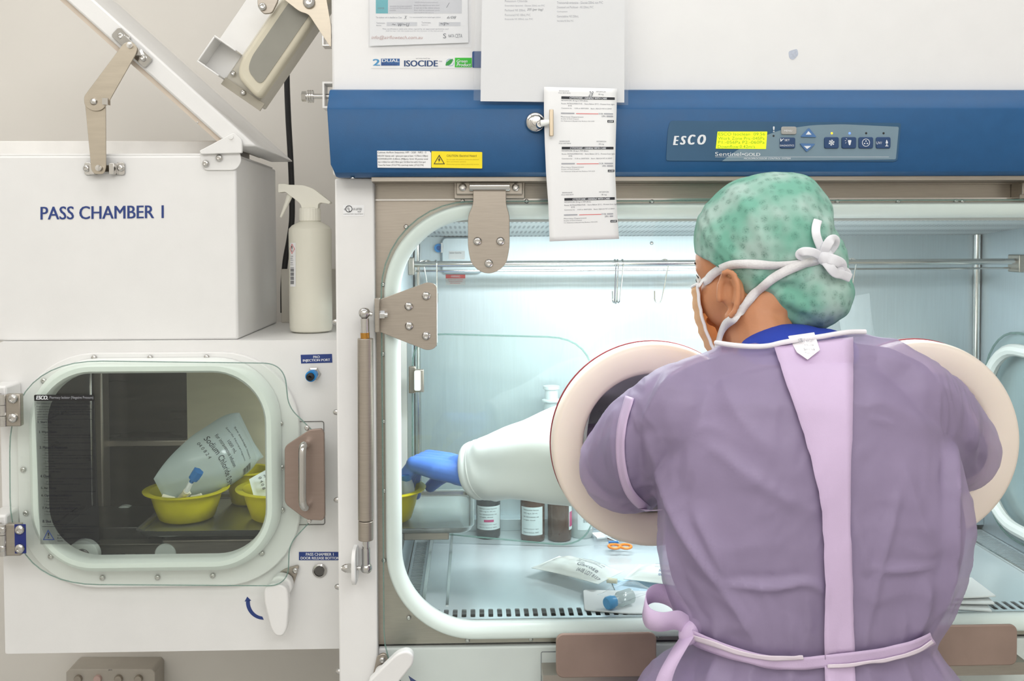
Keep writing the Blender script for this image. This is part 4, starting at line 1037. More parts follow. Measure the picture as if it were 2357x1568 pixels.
# large saline bag in the front bowl
bag = thing('fluid_bag', 'large cloudy fluid bag with black print and blue port cap in front bowl', 'bag', tuple(c1 + Vector((0, 0, .03))))
A = W(402, 1141, .240); B = W(540, 1052, .325)
cen = (A + B) / 2
o, sh, _ = pouch('bag_film', mbag, bag, cen + Vector((.004, .004, .026)), B - A, Vector((.60, .42, -.55)), .205, .14, .10, power=2.0, edge=.07, rnd=.30, bend=.012, flat=.15, taper=.45)
f0 = on_pouch(sh); f = lambda a, b_: f0(a, 1 - b_)
def pb1(x, y): return f(y, x)    # printing runs across the bag
lettering([('Sodium Chloride 0.9%', .10, .56, .92, .50)], M_ink, o, 0, place=lambda a, b_: f(b_, a), bold=.0)
lettering([('for intravenous infusion', .14, .64, .66, .60), ('1000 mL', .3, .70, .5, .665), ('Sterile Nonpyrogenic', .14, .76, .7, .735), ('04 0 8 2 4', .10, .46, .36, .43), ('See package insert', .2, .84, .75, .81)], M_ink, o, 0, place=lambda a, b_: f(b_, a))
bars([(.80, .70 + i * .012, .93, .70 + i * .012 + (.008 if i % 3 else .004)) for i in range(10)], M_ink, o, 0, 'barcode', place=lambda a, b_: f(b_, a))
pt = [W(x, y, q) for x, y, q in ((412, 1154, .224), (420, 1143, .215), (430, 1130, .19))]
pt2 = W(440, 1110, .182); pt3 = W(452, 1092, .18)
MB().tube(pt, [.0062, .0062, .006], 14).build('port_tube', mtube, bag)
MB().tube([pt[-1], pt2], [.0048, .0048], 14).build('port_neck', M_gasket, bag)
d_ = (pt3 - pt2).normalized()
MB().tube([pt2, pt2 + d_ * .006, pt2 + d_ * .007, pt2 + d_ * .012], [.004, .004, .009, .009], 14).tube([pt2 + d_ * .0122, pt2 + d_ * .026], [.0105, .0105], 6).build('port_cap', mcap, bag)
for pts in (((374, 1143), (388, 1147), (402, 1150)), ((424, 1150), (428, 1140), (436, 1133)), ((440, 1147), (452, 1145), (464, 1141))):
    MB().tube([W(x, y, .226) for x, y in pts], .0050, 10).build('clamp', mtube, bag)
# blue-capped pouch in the rear bowl
pch = thing('syringe_pouch', 'clear pouch with blue cap behind the large bag in the pass chamber', 'pouch', tuple(c2 + Vector((0, 0, .03))))
A = W(512, 1128, .36); B = W(590, 1066, .40)
o, sh, _ = pouch('pouch_film', mbag, pch, (A + B) / 2 + Vector((0, .004, .030)), B - A, Vector((.6, .4, -.7)), .088, .05, .022, taper=.4)
p0 = W(524, 1100, .352); p1 = W(550, 1074, .360)
MB().tube([p0, p0.lerp(p1, .25), p0.lerp(p1, .3), p1], [.004, .004, .0085, .0085], 12).build('pouch_cap', mcap, pch)
MB().tube([W(516, 1107, .352), p0], [.005, .004], 10).build('pouch_tube', M_gasket, pch)
# white printed bag in the right bowl
wb = thing('fluid_bag', 'small white printed bag lying in the cut-off yellow bowl on the tray', 'bag', tuple(c3 + Vector((0, 0, .03))))
A = W(585, 1160, .232); B = W(690, 1120, .285)
o, sh, _ = pouch('bag_film', mat('white bag film', (222, 230, 226), .35, var=.03), wb, (A + B) / 2 + Vector((0, 0, .022)), B - A, Vector((.5, .2, -.6)), .10, .075, .03, taper=.3)
f0 = on_pouch(sh); f = lambda a, b_: f0(a, 1 - b_)
lettering([('Sodium Chloride', .1, .34, .8, .27), ('0 4 0 8', .1, .22, .5, .17), ('intravenous infusion', .15, .44, .8, .40), ('for single use only', .15, .52, .8, .48), ('Sterile', .2, .62, .6, .57)], M_ink, o, 0, place=lambda a, b_: f(b_, a))

# ================================================================ contents of the isolator
cb1 = Vector((W(885, 1150, .24).x, .24, zt))
bowl('yellow_bowl', 'yellow bowl inside the isolator that the blue-gloved hand reaches into', cb1, .0790, .060)
cbx = cb1
vb = thing('vial', 'clear wrapped vial with blue cap held in the yellow bowl by the glove', 'vial', tuple(cb1 + Vector((.03, -.01, .03))))
pv = W(940, 1112, .215)
MB().lathe([(.0001, 0), (.014, .001), (.0145, .02), (.012, .03), (.0105, .034)], pv + Vector((0, 0, -.024)), (-.2, -.1, 1), 20).build('vial_body', mbag2, vb)
MB().lathe([(.0105, 0), (.0112, .001), (.0112, .012), (.0001, .013)], pv + Vector((-.004, -.003, .006)), (-.2, -.1, 1), 20).build('vial_cap', mcap, vb)
# bottles
mamb = mat('brown glass', (78, 44, 26), .12, var=.1, alpha=.93); mlab = mat('bottle paper label', (226, 234, 236), .6, var=.02)
mcapw = mat('white cap', (232, 236, 236), .45)
def med_bottle(px, py_base, py_base_mid, Yc, r, h, label, glassm, rows, lrange, pink=None, labm=mlab, turn=0.0, span=1.15, cap=mcapw):
    c = Vector((W(px, py_base, Yc).x, Yc, ZF - .0035))
    if Yc + r > BY - .036: c.z = ZF + .0225 if Yc > BY - .02 else c.z
    t_ = thing('medicine_bottle', label, 'bottle', tuple(c), 'medicine bottles at the back of the chamber')
    MB().lathe([(.0001, .002), (r * .85, .0), (r * .97, .002), (r, .006), (r, h * .70), (r * .96, h * .75), (r * .75, h * .82), (r * .45, h * .865), (r * .42, h * .9)], c, (0, 0, 1), 32).build('bottle_body', glassm, t_)
    MB().lathe([(r * .50, h * .88), (r * .52, h * .885), (r * .52, h), (r * .45, h * 1.01), (.0001, h * 1.01)], c, (0, 0, 1), 24).build('bottle_cap', cap, t_)
    base = math.atan2(CAMP.y - c.y, CAMP.x - c.x) + turn
    def wrap(u, v):              # u -1..1 over the label, v 0..1 upward
        a = base + u * span; return c + Vector((math.cos(a) * (r + .0006), math.sin(a) * (r + .0006), h * (lrange[0] + (lrange[1] - lrange[0]) * v)))
    lb = MB(); lb.quads([[wrap(-1 + 2 * i / 20, v) for i in range(21)] for v in (0, 1)], closed=False)
    lo = lb.build('bottle_label', labm, t_)
    def wp(u, v): q = wrap(u, v); return q + (q - c).normalized() * .0004
    lettering([(s, a, b_, cc, d) for s, a, b_, cc, d in rows], M_ink, lo, 0, place=wp)
    if pink: bars([pink], mat('magenta label mark', (200, 60, 120), .5), lo, 0, 'colour_mark', place=wp)
    return t_
rowsA = [('Methotrexate Injection', -.7, .92, .6, .86), ('500 mg in 20 mL', -.7, .80, .5, .75), ('for intravenous use', -.7, .68, .6, .63), ('single dose', -.7, .56, .3, .51), ('Store below 25C', -.7, .12, .6, .08), ('protect from light', -.7, .24, .6, .2)]
med_bottle(1124, 1215, 0, .488, .0262, .115, 'dark glass bottle with a blue-white label, nearest the steel transfer tray', mat('smoky dark glass', (38, 44, 50), .1, alpha=.95), rowsA, (.18, .62), (-.35, .33, .35, .43), turn=.05)
med_bottle(1226, 1232, 0, .462, .0262, .122, 'brown medicine bottle with its label facing out, below the white sleeve', mamb, rowsA, (.13, .62), None, turn=-.08, span=.98)
med_bottle(1288, 1230, 0, .462, .0258, .122, 'brown medicine bottle turned so that a pink label edge shows', mamb, [('5-FU', -.3, .8, .8, .65)], (.2, .72), (-.9, .1, .8, .6), turn=1.45, span=.6)
med_bottle(1340, 1229, 0, .480, .024, .10, 'clear bottle with a pale label beside the brown bottles', mbag2, [('WATER', -.3, .8, .2, .6), ('100 mL', -.3, .45, .2, .3)], (.2, .72), None, turn=.3, span=.7)
wbt = thing('wash_bottle', 'tall clear wash bottle half hidden behind the white sleeve', 'bottle', (W(1277, 1200, .5).x, .5, ZF - .0035))
c = Vector((W(1270, 1200, .505).x, .5035, ZF - .0035))
hW = W(1277, 925, .5).z - c.z
MB().lathe([(.0001, .001), (.018, 0), (.0195, .004), (.0195, hW - .03), (.018, hW - .012), (.015, hW)], c, (0, 0, 1), 28).build('bottle_body', mat('frosted clear plastic', (238, 246, 248), .3, alpha=.35), wbt)
MB().lathe([(.018, hW), (.021, hW + .001), (.021, hW + .004), (.0145, hW + .006), (.0145, hW + .026), (.018, hW + .028), (.018, hW + .034), (.0001, hW + .035)], c, (0, 0, 1), 28).build('bottle_cap', mat('frosted cap', (236, 244, 247), .4, alpha=.7), wbt)
# zip bag with orange scissors behind the ring
zb = thing('sealed_bag', 'clear bag of white packs with orange handles lying below the left ring', 'bag', tuple(WZ(1450, 1262, ZF)))
zc = WZ(1452, 1246, ZF); zc.z = ZF + .004
pouch('bag_film', M_film, zb, zc, Vector((1, -.12, 0)), Vector((.1, 1, 0)), .155, .10, .018)
for i, (dx_, dy_, a) in enumerate(((-.045, .03, .2), (-.02, .022, -.1), (.02, .03, .12))):
    b_ = MB().box(-.03, .03, -.018, .018, -.0015, .0015); R_ = Matrix.Rotation(a, 4, 'Z')
    bmesh.ops.transform(b_.bm, matrix=Matrix.Translation(zc + Vector((dx_, dy_, .001 + .003 * i))) @ R_, verts=b_.bm.verts); b_.build('white_pack', M_paper, zb)
morg = mat('orange plastic', (240, 140, 50), .4)
for px in (1414, 1440):
    c = WZ(px, 1258, ZF + .012)
    MB().tube([c + Vector((.0115 * math.cos(k * PI / 10), .013 * math.sin(k * PI / 10), 0)) for k in range(20)], .0028, 8, closed=True).build('scissor_ring', morg, zb)
MB().tube([WZ(1425, 1250, ZF + .012), WZ(1400, 1240, ZF + .012)], .003, 8).build('scissor_shank', M_chrome, zb)
bl = MB(); c = WZ(1412, 1250, ZF + .014); bl.box(c.x - .01, c.x + .01, c.y - .004, c.y + .004, c.z, c.z + .003); bl.build('blue_clip', mcap, zb)
# pad, bags and vial at the front
pz = ZF - .0035
pad = MB(); q = [WZ(1342, 1366, pz), WZ(1600, 1372, pz), WZ(1600, 1424, pz), WZ(1450, 1420, pz), WZ(1345, 1412, pz)]
ymin = .024
pad.zprism(rpoly([(v.x, max(ymin, v.y)) for v in q], .008), ZF + .0005, ZF + .0035)
tag(pad.build('absorbent_pad', M_paper, bevel=.001), 'white absorbent pad lying over the slotted grille left of the gown', 'pad')
shp = MB(); q = [WZ(1392, 1303, pz), WZ(1560, 1299, pz), WZ(1620, 1380, pz), WZ(1420, 1372, pz)]
shp.zprism([(v.x, v.y) for v in q], pz + .0005, pz + .0022)
tag(shp.build('wrapper_sheet', mat('pale blue sheet', (196, 222, 240), .5), bevel=.0006), 'pale blue wrapper sheet under the right-hand fluid bag', 'sheet')
A = WZ(1252, 1300, pz + .012); B = WZ(1412, 1338, pz + .016)
gb = thing('fluid_bag', 'clear glucose bag lying alone on the steel work floor', 'bag', tuple((A + B) / 2), 'fluid bags on the work floor')
mfil = mat('milky filled bag', (246, 249, 244), .2, var=.02, alpha=.86, transl=.12)
ax = B - A; ay = Vector((ax.y, -ax.x, 0))
o, sh, _ = pouch('bag_film', mfil, gb, (A + B) / 2 + Vector((0, 0, .006)), ax, Vector((.55, 1, 0)), .152, .088, .034)
f = on_pouch(sh); pl = lambda a, b_: f(a, 1 - b_)
lettering(flipv([('Glucose', .56, .30, .86, .44)]), M_grey, o, 0, place=pl)
lettering(flipv([('100 mL', .5, .46, .62, .52), ('Intravenous infusion', .5, .54, .84, .60), ('Sodium chloride 0.9% and', .48, .64, .84, .69), ('5% solution for injection', .46, .74, .84, .79), ('Sterile', .46, .84, .7, .88), ('04-08 LOT 8157', .62, .12, .95, .22), ('use once only', .42, .9, .75, .94)]), M_grey, o, 0, place=pl)
MB().tube([B + Vector((-.012, 0, .002)), B + Vector((.006, -.006, .002))], .0048, 12).build('port_tube', mtube, gb)
A = WZ(1462, 1326, pz + .008); B = WZ(1625, 1348, pz + .012)
gb2 = thing('fluid_bag', 'clear fluid bag on the pale blue sheet, touching the purple gown', 'bag', tuple((A + B) / 2), 'fluid bags on the work floor')
o, sh, _ = pouch('bag_film', mfil, gb2, (A + B) / 2 + Vector((0, 0, .007)), B - A, Vector((.3, 1, 0)), .15, .088, .034)
f = on_pouch(sh)
lettering(flipv([('Sodium Chloride', .40, .25, .72, .36), ('isotonic 0.9%', .42, .12, .7, .21)]), M_navy, o, 0, place=pl)
lettering(flipv([('intravenous infusion fluid', .32, .44, .74, .50), ('Sterile and nonpyrogenic', .3, .56, .74, .61), ('single dose container', .28, .67, .72, .72), ('store below 25C', .26, .78, .7, .83), ('100 mL', .24, .88, .5, .93)]), M_grey, o, 0, place=pl)
vw = thing('vial', 'clear wrapped vial with a blue ribbed cap lying on the white pad', 'vial', tuple(WZ(1420, 1392, ZF + .004)))
a = WZ(1396, 1390, ZF + .016); b_ = WZ(1450, 1372, ZF + .018)
dv = (b_ - a).normalized()
MB().tube([a, a + dv * .003, a + dv * .012, a + dv * .0122, a + dv * .018], [.0095, .0112, .0112, .0095, .0095], 24).build('vial_cap', mat('light blue cap', (90, 170, 225), .35), vw)
MB().tube([a + dv * .0183, a + dv * .026, a + dv * .03, a + dv * .055], [.009, .009, .013, .013], 24).build('vial_body', mbag2, vw)
pouch('wrapper', M_film, vw, a + dv * .05 + Vector((0, .012, .002)), dv, Vector((.3, 1, 0)), .085, .062, .032)
# papers at the right
for i, (dx_, a, m_) in enumerate(((0, 0, M_paper), (.006, .10, M_paper), (.010, .2, M_paper))):
    c = WZ(2185, 1382, ZF) + Vector((dx_, 0, 0)); c.y = .062 + .006 * i
    b_ = MB().box(-.055, .055, -.035, .055, 0, .003)
    bmesh.ops.transform(b_.bm, matrix=Matrix.Translation((c.x, c.y, ZF + .0005 + .0075 * i)) @ Matrix.Rotation(-.25 + a, 4, 'Z') @ Matrix.Rotation(math.radians(-1.5 * i), 4, 'Y'), verts=b_.bm.verts)
    tag(b_.build('paper_packet', m_, bevel=.0006), ('lowest', 'middle', 'topmost')[i] + ' white paper packet of the small pile right of the gown', 'packet', 'paper packets on the front grille')
# hooks on the rail
def hook(px, lab, tilt=0.0, ph=1.0, side=0.0, py1=700):
    c = W(px, 605, rail_y); Rr = .0062 + .0015
    zb_ = W(px, py1, rail_y).z
    pts = []
    for k in range(13): a = math.radians(-30 + 210 * k / 12); pts.append(Vector((0, math.cos(a) * (Rr + .0005), Rr * math.sin(a))))
    drop = (zr - zb_) - .012
    for k in range(1, 9): pts.append(Vector((0, -(Rr) * (1 - k / 8) + .0 , -drop * k / 8)))
    for k in range(1, 9): a = math.radians(180 + 190 * k / 8); pts.append(Vector((0, .008 + .008 * math.cos(a), -drop + .010 * math.sin(a))))
    pts.append(pts[-1] + Vector((0, .001, .012)))
    R_ = Matrix.Rotation(tilt, 3, 'Y') @ Matrix.Rotation(side, 3, 'Z')
    o = MB().tube([Vector((c.x, rail_y, zr)) + R_ @ p for p in pts], .0013, 8).build('hook', M_chrome)
    return tag(o, lab, 'hook', 'wire hooks on the hanging rail')
hook(973, 'bent wire hook nearest the left end of the hanging rail', .10, side=-1.2, py1=706)
hook(984, 'second wire hook from the left end of the hanging rail', -.06, side=-1.4, py1=706)
hook(1003, 'long straight wire hook, third from the left end of the rail', -.01, side=.3, py1=800)
hook(1415, 'first of three bunched wire hooks below the hanging paper strip', 0, side=.15)
hook(1421, 'middle of three bunched wire hooks below the hanging paper strip', 0.02, side=.1, py1=702)
hook(1432, 'last of three bunched wire hooks below the hanging paper strip', .06, side=.25)
hook(1530, 'single wire hook on the rail beside the head in the green cap', .07, side=1.2)
hook(1962, 'wire hook on the rail behind the white bow of the cap', .05, side=1.2)
# bag hanging behind the neck
hb_ = thing('hanging_bag', 'clear bag hanging in the chamber behind the nape of the neck', 'bag', tuple(W(1975, 690, .36)))
A = W(1962, 690, .365); B = W(1985, 830, .365)
o, sh, _ = pouch('bag_film', M_film, hb_, (A + B) / 2, B - A, Vector((1, .05, .1)), .14, .075, .02)
MB().tube([W(1962, 688, rail_y + .0), W(1962, 700, .375), A], .002, 8).build('bag_loop', M_film, hb_)

# ================================================================ papers on the front
def doc(name, label, cat, Y, sheet, film_poly, group=None):
    t_ = thing(name, label, cat, tuple(W(sum(p[0] for p in sheet) / len(sheet), min(p[1] for p in sheet), Y)), group)
    plate(sheet, Y - .0004, Y + .0004, 'sheet', M_paper, t_)
    me = bpy.data.meshes.new('sleeve'); me.from_pydata([W(x, y, Y - .0012) for x, y in film_poly], [], [list(range(len(film_poly)))]); link('sleeve', me, M_film, t_)
    return t_
Yd = -.0335
d1 = doc('certificate', 'printed certificate in a clear plastic sleeve taped left on the white hood', 'document', Yd, [(850, -120), (1075, -120), (1078, 98), (851, 106)], [(846, -120), (1083, -120), (1085, 109), (848, 110)])
mteal = mat('teal print', (90, 180, 190), .6); mpg = mat('pale grey print', (215, 216, 220), .7)
bars([(865, -60, 893, 31)], mteal, d1, Yd - .0006, 'teal_box'); bars([(893, -60, 1063, 31)], mpg, d1, Yd - .0006, 'grey_box')
bars([(890, 51, 960, 60), (1010, 51, 1060, 60)], mpg, d1, Yd - .0006, 'grey_box')
lettering([('DO NOT USE', 870, 17, 884, 21)], M_grey, d1, Yd - .0008)
lettering([('environment has not been monitored in', 897, 12, 948, 16), ('accordance with Pharmacy policy and is', 897, 17, 948, 21), ('unsuitable.', 897, 22, 912, 25), ('INFLOW: Minimum inward air speed shall', 955, 4, 1008, 8), ('exceed the manufacturer limits listed.', 953, 10, 1012, 14), ('A leak test in the cabinet exhaust', 953, 16, 1012, 20), ('filter shall be conducted yearly', 953, 22, 1012, 26), ('(see results in the report)', 953, 28, 998, 31),
           ('The isolator unit is classified as: Class', 865, 38, 925, 42), ('It is recommended to be tested again before', 943, 38, 1014, 42), ('Technicians', 866, 51, 886, 55), ('Name:', 866, 57, 878, 60), ('Technicians', 970, 50, 991, 54), ('Signature:', 970, 56, 986, 59), ('This certificate is valid only when signed by an approved technician and', 880, 65, 1032, 69), ('shall be kept with the equipment for the duration of the test period.', 888, 70, 1020, 73)], M_lgrey, d1, Yd - .0008)
lettering([('~ w~u', 902, 53, 942, 61, .2), ('X', 930, 36, 937, 44, .3), ('~v~', 1013, 51, 1034, 60, .5), ('6/08', 1029, 37, 1050, 43, .3), ('/', 1027, 6, 1035, 18, .3)], M_grey, d1, Yd - .0009, name='handwriting')
lettering([('info@airflowtech.com.au', 855, 82, 973, 92, .2)], mat('pinkish print', (200, 165, 160), .7), d1, Yd - .0009, name='handwriting')
lettering([('S', 1020, 77, 1027, 88), ('NATA', 1032, 79, 1046, 86), ('CETA', 1048, 78, 1064, 87)], M_grey, d1, Yd - .0009, name='logo')
d2 = doc('notice_sheet', 'large mostly blank white sheet in a clear sleeve hanging over the blue band', 'document', -.0795, [(1111, -120), (1438, -120), (1437, 236), (1106, 233)], [(1096, -120), (1446, -120), (1446, 242), (1090, 231)])
# sheet hangs in front of the fascia
Yn = -.0801
lettering([('Monoclonals', 1162, -12, 1200, -6), ('Potassium Chloride', 1162, 0, 1214, 5), ('Doxorubicin liposomal - Glucose 250mL non PVC', 1162, 11, 1254, 16), ('Paclitaxel NS 250mL', 1162, 21, 1210, 26), ('Fluorouracil NS 100mL PVC', 1162, 32, 1221, 37), ('Etoposide NS 500mL non PVC', 1162, 42, 1227, 47), ('Trastuzumab emtansine - Glucose 250mL non PVC', 1282, 3, 1388, 9), ('Docetaxel and Paclitaxel - NS 250mL PVC', 1282, 14, 1366, 19), ('Carboplatin', 1282, 25, 1306, 29), ('Gemcitabine NS 250mL', 1282, 35, 1332, 40), ('Vincristine NS 50mL PVC', 1282, 46, 1320, 50)], M_lgrey, d2, Yn)
lettering([('205 (per bag)', 1213, 19, 1250, 26, .3)], M_grey, d2, Yn, name='handwriting')

# label strip held by a magnetic clip
YL_ = -.0885
ls_ = thing('label_strip', 'long white strip of three printed cytotoxic labels hanging from a steel clip', 'label strip', tuple(W(1335, 200, YL_)))
strip = MB()
left = [(1252, 200), (1252, 260), (1254, 330), (1257, 400), (1262, 470), (1265, 556)]
right = [(1420, 205), (1419, 260), (1417, 330), (1416, 400), (1419, 470), (1425, 546)]
def stripY(t): return YL_ - .006 * math.sin(t * PI) - (.010 * t)
def stp(u, py):
    t = (py - 200) / 350
    for i in range(len(left) - 1):
        if py <= left[i + 1][1] or i == len(left) - 2: break
    s = (py - left[i][1]) / (left[i + 1][1] - left[i][1]); s = max(-.3, min(1.2, s))
    xa = left[i][0] + (left[i + 1][0] - left[i][0]) * s; xb = right[i][0] + (right[i + 1][0] - right[i][0]) * s
    yb = (py - 200) * .972 + 204 if True else py
    qx = xa + (xb - xa) * u; qy = py + (yb - py) * u
    return W(qx, qy, stripY(t) - .003 * math.sin(u * PI) * (1 - t))
g = [[stp(i / 10, 200 + 356 * j / 30) for i in range(11)] for j in range(31)]
so = strip.quads(g, closed=False).build('strip', M_paper, ls_, solid=.0004)
def stx(px, py):                 # pixel on the strip -> point just in front of it
    for i in range(len(left) - 1):
        if py <= left[i + 1][1] or i == len(left) - 2: break
    s = (py - left[i][1]) / (left[i + 1][1] - left[i][1])
    xa = left[i][0] + (left[i + 1][0] - left[i][0]) * s; xb = right[i][0] + (right[i + 1][0] - right[i][0]) * s
    return stp((px - xa) / (xb - xa), py) + Vector((0, -.0007, 0))
for k, (oy, ox) in enumerate(((0, 0), (117, 1), (236, 7))):
    lab_ = bars([(1292 + ox, 221 + oy, 1415 - 3 * (k == 1) + 0 * ox, 227 + oy)], M_ink, so, 0, 'black_band', place=stx)
    lettering([('CYTOTOXIC : HANDLE WITH CARE', 1311 + ox, 222.2 + oy, 1397 + ox - 3 * (k == 1), 226.2 + oy)], M_wink, lab_, 0, place=lambda a, b_: stx(a, b_) + Vector((0, -.0003, 0)), shear=.15, bold=.02)
    lettering([('DOWN DATE', 1287 + ox, 207 + oy, 1310 + ox, 210 + oy), ('30 Jul 2024 08:45', 1285 + ox, 212 + oy, 1313 + ox, 215 + oy), ('MITOMYCIN', 1372 + ox, 207 + oy, 1394 + ox, 210 + oy), ('18 mg', 1377 + ox, 213 + oy, 1389 + ox, 217 + oy), ('MITOMYCIN 18 mg in WFI (8mL)', 1292 + ox, 229 + oy, 1353 + ox, 233 + oy), ('Route: INTRAOPERATIVE -  Store Below 25°C - Protect from light', 1292 + ox, 236 + oy, 1414 + ox, 240 + oy), ('EYE', 1308 + ox, 241 + oy, 1316 + ox, 244 + oy),
               ('Commence by:    13:30 on 30/07/2024    Batch: 30JUL24 MIT-A-30MIT', 1292 + ox, 247 + oy, 1408 + ox, 250.5 + oy), ('Pharmacy Department', 1291 + ox, 267 + oy, 1343 + ox, 270.5 + oy), ('St John of God Hospital', 1291 + ox, 272 + oy, 1332 + ox, 275 + oy), ('Cnr Robertson & Bussell Hwy Bunbury WA 6230', 1291 + ox, 277 + oy, 1368 + ox, 280 + oy), ('URN:', 1385 + ox, 264 + oy, 1394 + ox, 268 + oy), ('DOB:', 1378 + ox, 258.5 + oy, 1388 + ox, 262 + oy)], M_grey, so, 0, place=stx)
    bars([(1326 + ox, 260 + oy, 1377 + ox, 261.4 + oy)], M_red, so, 0, 'red_line', place=stx)
    for q in ((1291 + ox, 258.8 + oy, 1322 + ox, 261.6 + oy), (1390 + ox, 258.8 + oy, 1411, 261.6 + oy), (1396 + ox, 264.4 + oy, 1411, 267.6 + oy)): bars([q], M_lgrey, so, 0, 'print_line', place=stx)
    b_ = bars([(1398 + ox, 275 + oy, 1413 + ox, 280.5 + oy)], M_ink, so, 0, 'code_box', place=stx)
    lettering([('6208', 1400 + ox, 276 + oy, 1411 + ox, 279.5 + oy)], M_wink, b_, 0, place=lambda a, b2: stx(a, b2) + Vector((0, -.0003, 0)), shear=.2)
lettering([('28', 1354, 208, 1366, 220, .4)], M_grey, so, 0, place=stx, name='handwriting')
mc = thing('magnetic_clip', 'round steel magnet clip pinching the label strip on the blue band', 'clip', tuple(W(1232, 282, -.08)))
c = W(1232, 282, -.0765)
MB().lathe([(U(23, -.08), -.0005), (U(23, -.08), .003), (U(21, -.08), .006), (U(14, -.08), .009), (U(9, -.08), .0095), (U(8, -.08), .012), (.0001, .0125)], c, (0, -1, 0), 36).build('magnet', M_chrome, mc)
c2 = W(1243, 286, -.098)
MB().lathe([(U(9, -.1), .0), (U(9, -.1), .010), (U(7, -.1), .012), (U(4, -.1), .012), (U(3, -.1), .009), (.0001, .009)], c2 + Vector((0, .012, 0)), (0, -1, 0), 24).build('clip_spring', M_chrome, mc)
MB().cyl(W(1246, 284, -.1), W(1266, 281, -.104), U(8, -.1), 16, U(6, -.1)).build('clip_neck', M_gasket, mc)
x0, x1, z0, z1 = R4(1264, 252, 1274, 314, -.106)
MB().box(x0, x1, -.1085, -.1035, z0, z1).build('clip_jaw', mat('champagne steel', (205, 190, 168), .28, .9), mc, bevel=.0012)
MB().box(x0 - .001, x1 - .002, -.0855, -.0835, z0, z1).build('clip_jaw', M_steel, mc, bevel=.0008)
# ================================================================ glove ports: ring, sleeve, glove
def remesh(b, vox, smooth=2, name='tmp', fac=.5):
    """one continuous surface from overlapping closed shapes"""
    bmesh.ops.recalc_face_normals(b.bm, faces=b.bm.faces)
    me = bpy.data.meshes.new(name); b.bm.to_mesh(me); b.bm.free()
    o = bpy.data.objects.new(name, me); COL.objects.link(o)
    m = o.modifiers.new('r', 'REMESH'); m.mode = 'VOXEL'; m.voxel_size = vox; m.use_smooth_shade = True
    if smooth: q = o.modifiers.new('s', 'SMOOTH'); q.iterations = smooth; q.factor = fac
    dg = bpy.context.evaluated_depsgraph_get(); dg.update()
    out = bpy.data.meshes.new_from_object(o.evaluated_get(dg))
    bpy.data.objects.remove(o); bpy.data.meshes.remove(me)
    out.name = name
    out.polygons.foreach_set('use_smooth', [True] * len(out.polygons))
    return out
def cut(me, keep):               # drop the faces whose centre fails
    bm = bmesh.new(); bm.from_mesh(me)
    bad = [f for f in bm.faces if not keep(f.calc_center_median())]
    bmesh.ops.delete(bm, geom=bad, context='FACES')
    for _ in range(14):          # even out the cut edge
        mv = {}
        for v in bm.verts:
            nb = [e.other_vert(v) for e in v.link_edges if e.is_boundary]
            if len(nb) == 2: mv[v] = v.co * .5 + (nb[0].co + nb[1].co) * .25
        for v, c in mv.items(): v.co = c
    bm.to_mesh(me); bm.free(); return me
def chain(b, pts, n=16):         # a tapered limb with round ends
    P = [Vector(p[0]) for p in pts]; R_ = [p[1] for p in pts]
    b.tube(P, R_, n)
    for p, r in zip(P, R_): b.ell(p, r * .995, nu=n, nv=10)
    return b
def hand_shapes(b, wrist, knuck, up, side, k=1.0, grow=0.0, thumb=1, curl=(.95, .55, .45)):
    """a left-or-right hand: palm from wrist to knuckles, five curled fingers, thumb on +side*thumb"""
    wrist = Vector(wrist); knuck = Vector(knuck); up = Vector(up).normalized()
    d = (knuck - wrist).normalized(); side = d.cross(up).normalized() * (1 if d.cross(up).dot(Vector(side)) > 0 else -1); up = side.cross(d) if side.cross(d).dot(up) > 0 else d.cross(side)
    L_ = (knuck - wrist).length
    for s in (-.030, -.010, .010, .030):
        chain(b, [(wrist + side * s * .62, .017 * k + grow), (wrist.lerp(knuck, .5) + side * s * .9, .0165 * k + grow), (knuck + side * s - d * .004, .0125 * k + grow)])
    lens = {-.030: (.036, .022, .018), -.010: (.042, .027, .020), .010: (.045, .029, .021), .030: (.041, .026, .020)}
    for s, ls in lens.items():
        if thumb < 0: ls = lens[-s] if False else ls
        p = knuck + side * s * thumb - d * .004; a = 0.0; pts = [(p, .0105 * k + grow)]
        for i, (l_, c) in enumerate(zip(ls, curl)):
            a += c + (.06 if s < 0 else 0)
            dr = d * math.cos(a) - up * math.sin(a)
            p = p + dr * l_; pts.append((p, (.0098 - .0010 * i) * k + grow))
        chain(b, pts, 12)
    p = wrist.lerp(knuck, .30) + side * thumb * .030 - up * .006
    d2 = (d * .62 + side * thumb * .55 - up * .45).normalized()
    q = p + d2 * .040; d3 = (d * .75 + side * thumb * .0 - up * .65).normalized(); r = q + d3 * .030; d4 = (d * .6 - side * thumb * .25 - up * .75).normalized()
    chain(b, [(p, .0145 * k + grow), (q, .0118 * k + grow), (r, .0105 * k + grow), (r + d4 * .022, .0088 * k + grow)], 12)
    return b
mring = mat('cream moulded ring', (248, 234, 220), .42, var=.012, sss=.05)
mslv = mat('white glove sleeve', (240, 244, 240), .5, var=.01, bump=.05, bscale=40)
mglv = mat('blue nitrile glove', (84, 134, 222), .42, var=.06, nscale=40, bump=.25, bscale=90)
mored = mat('dark red seal ring', (140, 40, 50), .5)
arm1 = [W(1500, 1038, .0), W(1440, 1040, .055), W(1290, 1050, .115), W(1160, 1071, .165), W(1102, 1081, .19)]
arm2 = [RC2 + Vector((-.005, 0, -.01)), RC2 + Vector((-.03, .055, -.03)), RC2 + Vector((-.085, .12, -.075)), RC2 + Vector((-.14, .18, -.13)), RC2 + Vector((-.17, .205, -.155))]
hand1 = (W(1073, 1086, .2), W(966, 1060, .240)); hand2 = (arm2[4] + Vector((-.016, .014, -.014)), arm2[4] + Vector((-.072, .062, -.062)))
